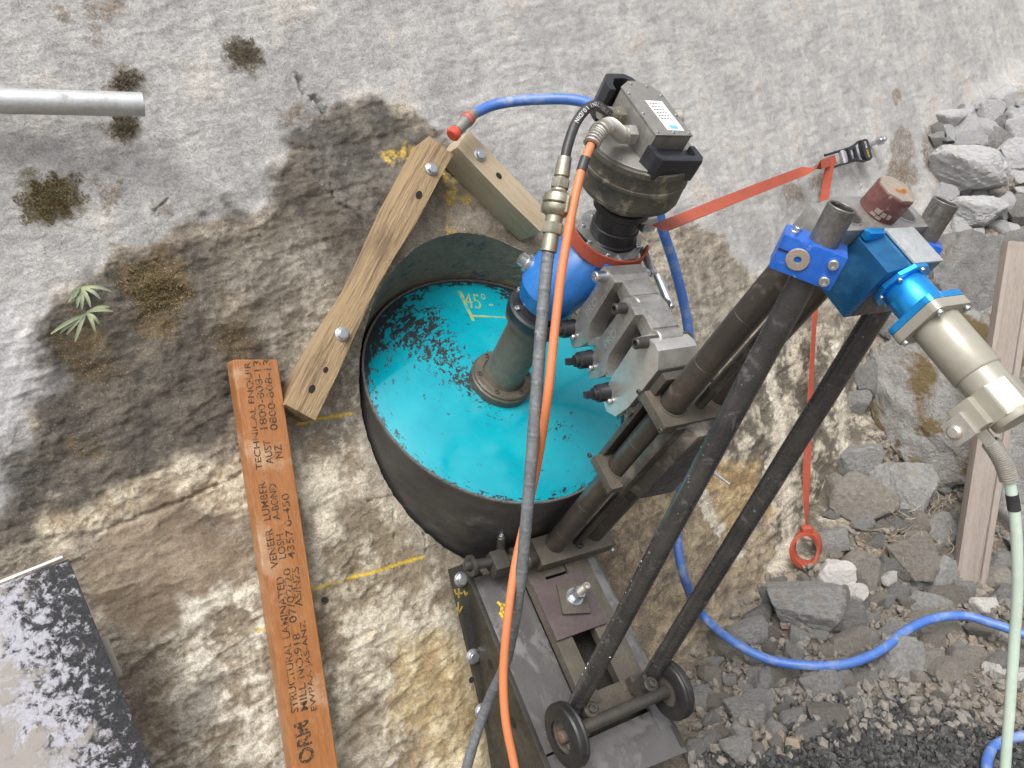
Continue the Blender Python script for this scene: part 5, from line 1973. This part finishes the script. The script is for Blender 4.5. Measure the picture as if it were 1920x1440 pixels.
big_rock(1755, 755, 300, 310, 'rock_moss', 'large slab boulder with brown moss patches under the grey servo motor', depth=.55, rot=-12, shape=4, out=.42, name='boulder', cat='boulder')
big_rock(1815, 560, 240, 215, 'rock_grey', 'large grey boulder between the blue housing and the stake top', depth=.6, rot=10, shape=7, out=.36, name='boulder', cat='boulder')
big_rock(1690, 925, 125, 118, 'rock_grey', 'round grey-brown boulder under the mossy slab boulder', depth=.8, shape=2, name='boulder', cat='boulder')
big_rock(1785, 333, 150, 72, 'rock_pale', 'pale pointed rock slab jutting over the rubble pile', depth=1.0, rot=8, shape=9, out=.5)
big_rock(1818, 405, 110, 52, 'rock_pale', 'flat pale slab behind the right pipe end', depth=.9, rot=4, shape=5, out=.45)
big_rock(1893, 294, 85, 60, 'rock_pale', 'blocky pale stone at the top of the rubble pile', depth=.8, shape=1, out=.45)
big_rock(1828, 250, 88, 46, 'rock_pale', 'low pale stone topped by a smaller block on the rubble pile', depth=.8, shape=3, out=.4)
big_rock(1803, 222, 40, 34, 'rock_pale', 'small pale block topmost on the rubble pile', depth=.9, shape=8, out=.5)
big_rock(1902, 240, 70, 60, 'rock_pale', 'tilted pale block beside the topmost stones of the pile', depth=.8, shape=10, rot=-18, out=.45)
big_rock(1880, 930, 120, 190, 'rock_grey', 'tall pale grey boulder behind the pale green cable', depth=.5, shape=6, name='boulder', cat='boulder')
big_rock(1697, 1046, 98, 84, 'rock_brown', 'brown angular rock standing left of the stake foot', depth=.8, shape=11, out=.4)
big_rock(1500, 1140, 150, 92, 'rock_grey', 'broad flat muddy rock left of the white stones', depth=.8, shape=12, out=.32)
big_rock(1556, 1076, 76, 52, 'rock_white', 'white flat stone just under the rolled strap ring', depth=.8, shape=0, out=.5)
big_rock(1591, 1114, 52, 42, 'rock_white', 'white rounded stone below the flat white one', depth=.9, shape=2, out=.5)
big_rock(1660, 1086, 32, 30, 'rock_white', 'small white stone between white stones and stake', depth=.9, shape=3, out=.5)
big_rock(1582, 1168, 28, 38, 'rock_white', 'small pale stone touching the broad flat muddy rock', depth=.9, shape=9, out=.5)
big_rock(1765, 1180, 125, 66, 'rock_brown', 'tan boulder under the crest of the blue hose', depth=.8, shape=1, out=.30)
big_rock(1843, 1150, 52, 46, 'rock_white', 'white angular stone above the blue hose by the green cable', depth=.9, shape=5, out=.45)
big_rock(1775, 1118, 92, 46, 'rock_brown', 'pinkish brown stone in front of the stake foot', depth=.8, shape=7, out=.32)
big_rock(1872, 1130, 72, 60, 'rock_grey', 'grey stone between stake foot and green cable', depth=.8, shape=8, out=.32)
big_rock(1839, 1194, 72, 40, 'rock_brown', 'reddish grey stone under the blue hose beside the green cable', depth=.8, shape=6, out=.3)
big_rock(1683, 1245, 92, 110, 'rock_grey', 'big upright grey stone below the dip of the blue hose', depth=.7, shape=10, out=.28)
big_rock(1743, 1248, 54, 56, 'rock_brown', 'reddish stone wedged beside the big upright grey stone', depth=.8, shape=4, out=.34)
big_rock(1811, 1246, 92, 60, 'rock_brown', 'rounded tan stone right of the reddish wedge stone', depth=.8, shape=0, out=.32)
big_rock(1864, 1266, 44, 38, 'rock_white', 'pale round stone next to the rounded tan stone', depth=.9, shape=2, out=.4)
big_rock(1912, 1286, 40, 56, 'rock_white', 'white block behind the green cable near the gravel', depth=.8, shape=9, out=.4)
big_rock(1534, 1294, 80, 76, 'rock_grey', 'grey boulder at the upper edge of the dark gravel', depth=.8, shape=11, out=.34)
big_rock(1595, 1285, 74, 30, 'rock_brown', 'long narrow brown stone lying aslant by the dark gravel', depth=.7, rot=38, shape=3, out=.4)
big_rock(1628, 1280, 38, 36, 'rock_grey', 'small round grey stone above the narrow brown stone', depth=.9, shape=2, out=.42)
big_rock(1548, 1352, 76, 54, 'rock_brown', 'rough tan stone lying in the dark gravel', depth=.8, shape=12, out=.34)
big_rock(1400, 1344, 92, 56, 'rock_grey', 'bluish grey stone right of the wheel', depth=.8, shape=6, out=.34)
big_rock(1431, 1286, 56, 62, 'rock_grey', 'grey stone above the bluish stone near the wheel', depth=.8, shape=8, out=.34)
big_rock(1360, 1214, 80, 54, 'rock_brown', 'slanted muddy stone under the falling part of the blue hose', depth=.8, rot=30, shape=5, out=.3)
big_rock(1487, 1352, 52, 44, 'rock_grey', 'split grey stone between the bluish and tan stones', depth=.8, shape=7, out=.36)

PR = random.Random(11)


def fill(poly, n, smin, smax, mats, label, group, mind=.6, out=.28):
    P_ = np.array(poly, float)
    lo, hi = P_.min(0), P_.max(0)
    done = []
    tries = 0
    while len(done) < n and tries < n * 60:
        tries += 1
        x, y = PR.uniform(lo[0], hi[0]), PR.uniform(lo[1], hi[1])
        if poly_sd(P_, np.array([x]), np.array([y]))[0] < 0:
            continue
        s_ = smin * (smax / smin) ** (PR.random() ** 1.6)
        if any((x - a_) ** 2 + (y - b_) ** 2 < (mind * (s_ + c_) / 2) ** 2 for a_, b_, c_ in done):
            continue
        done.append((x, y, s_))
        m_ = PR.choice(mats)
        place_rock(x, y, s_ * PR.uniform(.9, 1.3), s_ * PR.uniform(.65, 1.0), m_, label % TONE[m_], rot=PR.uniform(-35, 35), depth=PR.uniform(.7, 1), group=group, out=out)


TONE = {'rock_grey': 'grey', 'rock_brown': 'brown', 'rock_pale': 'pale'}
fill([(1300, 1250), (1440, 1095), (1560, 1060), (1920, 1060), (1920, 1290), (1640, 1320), (1500, 1390), (1290, 1440)], 140, 24, 76, ['rock_grey', 'rock_grey', 'rock_brown'], 'small %s stone among the rubble on the ground', 'small stones on the ground', .58)
fill([(1740, 240), (1830, 185), (1930, 170), (1930, 500), (1790, 470), (1750, 330)], 60, 24, 78, ['rock_pale', 'rock_pale', 'rock_grey'], '%s angular stone in the rubble pile above the boulders', 'stones of the upper rubble pile', .52, .42)
fill([(1560, 900), (1630, 660), (1680, 560), (1930, 480), (1930, 1060), (1500, 1080)], 90, 24, 105, ['rock_grey', 'rock_brown', 'rock_grey'], 'dull %s stone stuck in the earth bank between the boulders', 'stones in the earth bank', .5)


def pebble_field(name, label, mat, poly, n, smin, smax, seed, lift=.2):
    rnd = np.random.default_rng(seed)
    tv, tf = [], None
    for k in range(8):
        bm = nb()
        bmesh.ops.create_icosphere(bm, subdivisions=1, radius=1)
        d = np.array([v.co[:] for v in bm.verts])
        nn = rnd.normal(size=(7, 3))
        nn /= np.linalg.norm(nn, axis=1)[:, None]
        r = np.minimum((rnd.uniform(.5, .9, 7) / np.maximum(d @ nn.T, 1e-3)).min(1), 1.15)
        tv.append(d * r[:, None])
        tf = np.array([[v.index for v in f.verts] for f in bm.faces])
        bm.free()
    P_ = np.array(poly, float)
    lo, hi = P_.min(0), P_.max(0)
    VS, FS = [], []
    c_ = 0
    while c_ < n:
        q = rnd.uniform(lo, hi, (4000, 2))
        q = q[poly_sd(P_, q[:, 0], q[:, 1]) + rnd.normal(0, 14, 4000) > 0]
        for x, y in q[:n - c_]:
            p, kind_ = seen_pt(x, y) if name == 'stone_chips' else (ground_pt(x, y), 0)
            w = np.array(W(p))
            s_ = smin * (smax / smin) ** (rnd.random() ** 1.5)
            if kind_ == 0:
                w[2] = ground_z(w) + s_ * lift
            a_, b_, g_ = rnd.uniform(0, 6.28, 3)
            Q = np.array(Matrix.Rotation(a_, 3, 'X') @ Matrix.Rotation(b_, 3, 'Y') @ Matrix.Rotation(g_, 3, 'Z'))
            v_ = (tv[c_ % 8] * [1, .8, .62]) @ Q.T * s_ * .5 + w
            VS.append(v_)
            FS.append(tf + len(tv[0]) * c_)
            c_ += 1
            if c_ >= n:
                break
    me_ = fast_mesh(name, np.vstack(VS), np.vstack(FS), smooth=False)
    return link(name, me_, None, None, mat, label, kind='stuff')


pebble_field('gravel', 'dark crushed gravel on the ground', 'gravel_dark', [(1300, 1420), (1460, 1380), (1560, 1320), (1660, 1318), (1760, 1330), (1860, 1380), (1960, 1400), (2300, 1420), (2500, 1900), (1500, 1900), (1290, 1560)], 15000, .015, .032, 5)
pebble_field('stone_chips', 'small stone chips between the rocks', 'stone_dust', [(1290, 1260), (1430, 1095), (1600, 1000), (1650, 700), (1930, 480), (2150, 700), (2350, 1420), (1860, 1360), (1500, 1400), (1290, 1460)], 7000, .012, .042, 6, .25)

# ------------------------------------------------------------------ moss, plant, roots
def moss(px_, py_, rx, ry, n, mat, label, seed, ln=.0075):
    rnd = random.Random(seed)
    c_ = on_face(px_, py_)
    F_ = frame(c_, TU, TV, N)
    inv = F_.inverted()
    bm = nb()
    for _ in range(n):
        a_, q = rnd.uniform(0, 6.28), rnd.random() ** .8 * 1.1
        q *= .75 + .35 * math.sin(3 * a_ + seed) * math.sin(5 * a_ + 2 * seed)
        p = inv @ W(on_face(px_ + rx * q * math.cos(a_), py_ + ry * q * math.sin(a_)))
        d_ = V((rnd.gauss(0, .6), rnd.gauss(-.25, .6), 1)).normalized() * ln * rnd.uniform(.5, 1.2)
        s_ = V((rnd.gauss(0, 1), rnd.gauss(0, 1), .2)).normalized() * .0009
        bm.faces.new((bm.verts.new(p - s_), bm.verts.new(p + s_), bm.verts.new(p + d_)))
    return link('moss_patch', finish(bm, 'moss_patch', 0), None, F_, mat, label, 'moss')


moss(95, 372, 66, 58, 3600, 'moss', 'green-brown moss cushion below the galvanised pipe on the left', 1)
moss(236, 152, 34, 22, 1500, 'moss_grey', 'grey moss tuft above the galvanised pipe end', 2)
moss(233, 236, 34, 26, 1500, 'moss_grey', 'grey moss tuft just below the galvanised pipe end', 3)
moss(456, 100, 44, 32, 1900, 'moss_grey', 'grey moss tuft high on the pale rock', 4)
moss(290, 540, 70, 60, 3000, 'moss', 'rusty brown moss on the dark rock right of the little plant', 5, .006)
moss(1690, 325, 30, 34, 500, 'moss_grey', 'brown lichen tuft left of the rubble pile', 6, .006)
moss(1690, 790, 45, 40, 500, 'moss', 'brown moss on the slab boulder', 7, .006)

pl_c = on_face(155, 565)
plant = thing('small_plant', 'small plant with narrow pale green leaves growing from the dark rock', 'plant', frame(pl_c, TU, TV, N))
pin = plant.matrix_world.inverted()
for (bx_, by_), tips in (((152, 540), ((128, 566), (144, 577), (153, 580), (170, 576), (188, 560), (208, 546), (136, 560))), ((163, 588), ((95, 626), (112, 625), (125, 627), (140, 641), (178, 622), (186, 608), (212, 584), (206, 575)))):
    for (tx, ty) in tips:
        a_ = pin @ W(on_face(bx_ + random.uniform(-3, 3), by_ + random.uniform(-3, 3), .006))
        b_ = pin @ W(on_face(tx, ty, .018))
        m_ = (a_ + b_) / 2 + V((0, .006, .016))
        sd3 = (b_ - a_).cross(V((0, 0, 1))).normalized()
        bm = nb()
        prev = None
        for q in range(7):
            t_ = q / 6
            p = a_ * (1 - t_) ** 2 + m_ * 2 * t_ * (1 - t_) + b_ * t_ * t_
            w_ = .0042 * (.22 + 1.0 * max(0, math.sin(math.pi * min(1, t_ * .62 + .32)) - .1) * (1 if t_ < .95 else .4)) * (.35 + .65 * t_)
            cur = [bm.verts.new(p - sd3 * w_), bm.verts.new(p - V((0, 0, .0008))), bm.verts.new(p + sd3 * w_)]
            if prev:
                bm.faces.new((prev[0], prev[1], cur[1], cur[0]))
                bm.faces.new((prev[1], prev[2], cur[2], cur[1]))
            prev = cur
        part('leaf', bm, 'leaf_green', plant, smooth=70)

rc = W(seen_pt(1740, 975)[0])
bm = nb()
rr_ = random.Random(4)
for k in range(46):
    x, y = rr_.uniform(1655, 1800), rr_.uniform(900, 1030)
    P_ = []
    ang = rr_.uniform(0, 6.28)
    for q in range(5):
        pt = seen_pt(x, y)[0]
        P_.append(W(pt - ray(x, y) * rr_.uniform(.03, .07)) - rc)
        ang += rr_.uniform(-.7, .7)
        x += 14 * math.cos(ang)
        y += 9 * math.sin(ang)
    sweep(bm, P_, rr_.uniform(.0007, .0017), 5, 3, lambda t: 1 - .7 * t)
link('dry_roots', finish(bm, 'dry_roots', 60), None, Matrix.Translation(rc), 'root', label='tangle of thin dry roots under the boulders', kind='stuff')
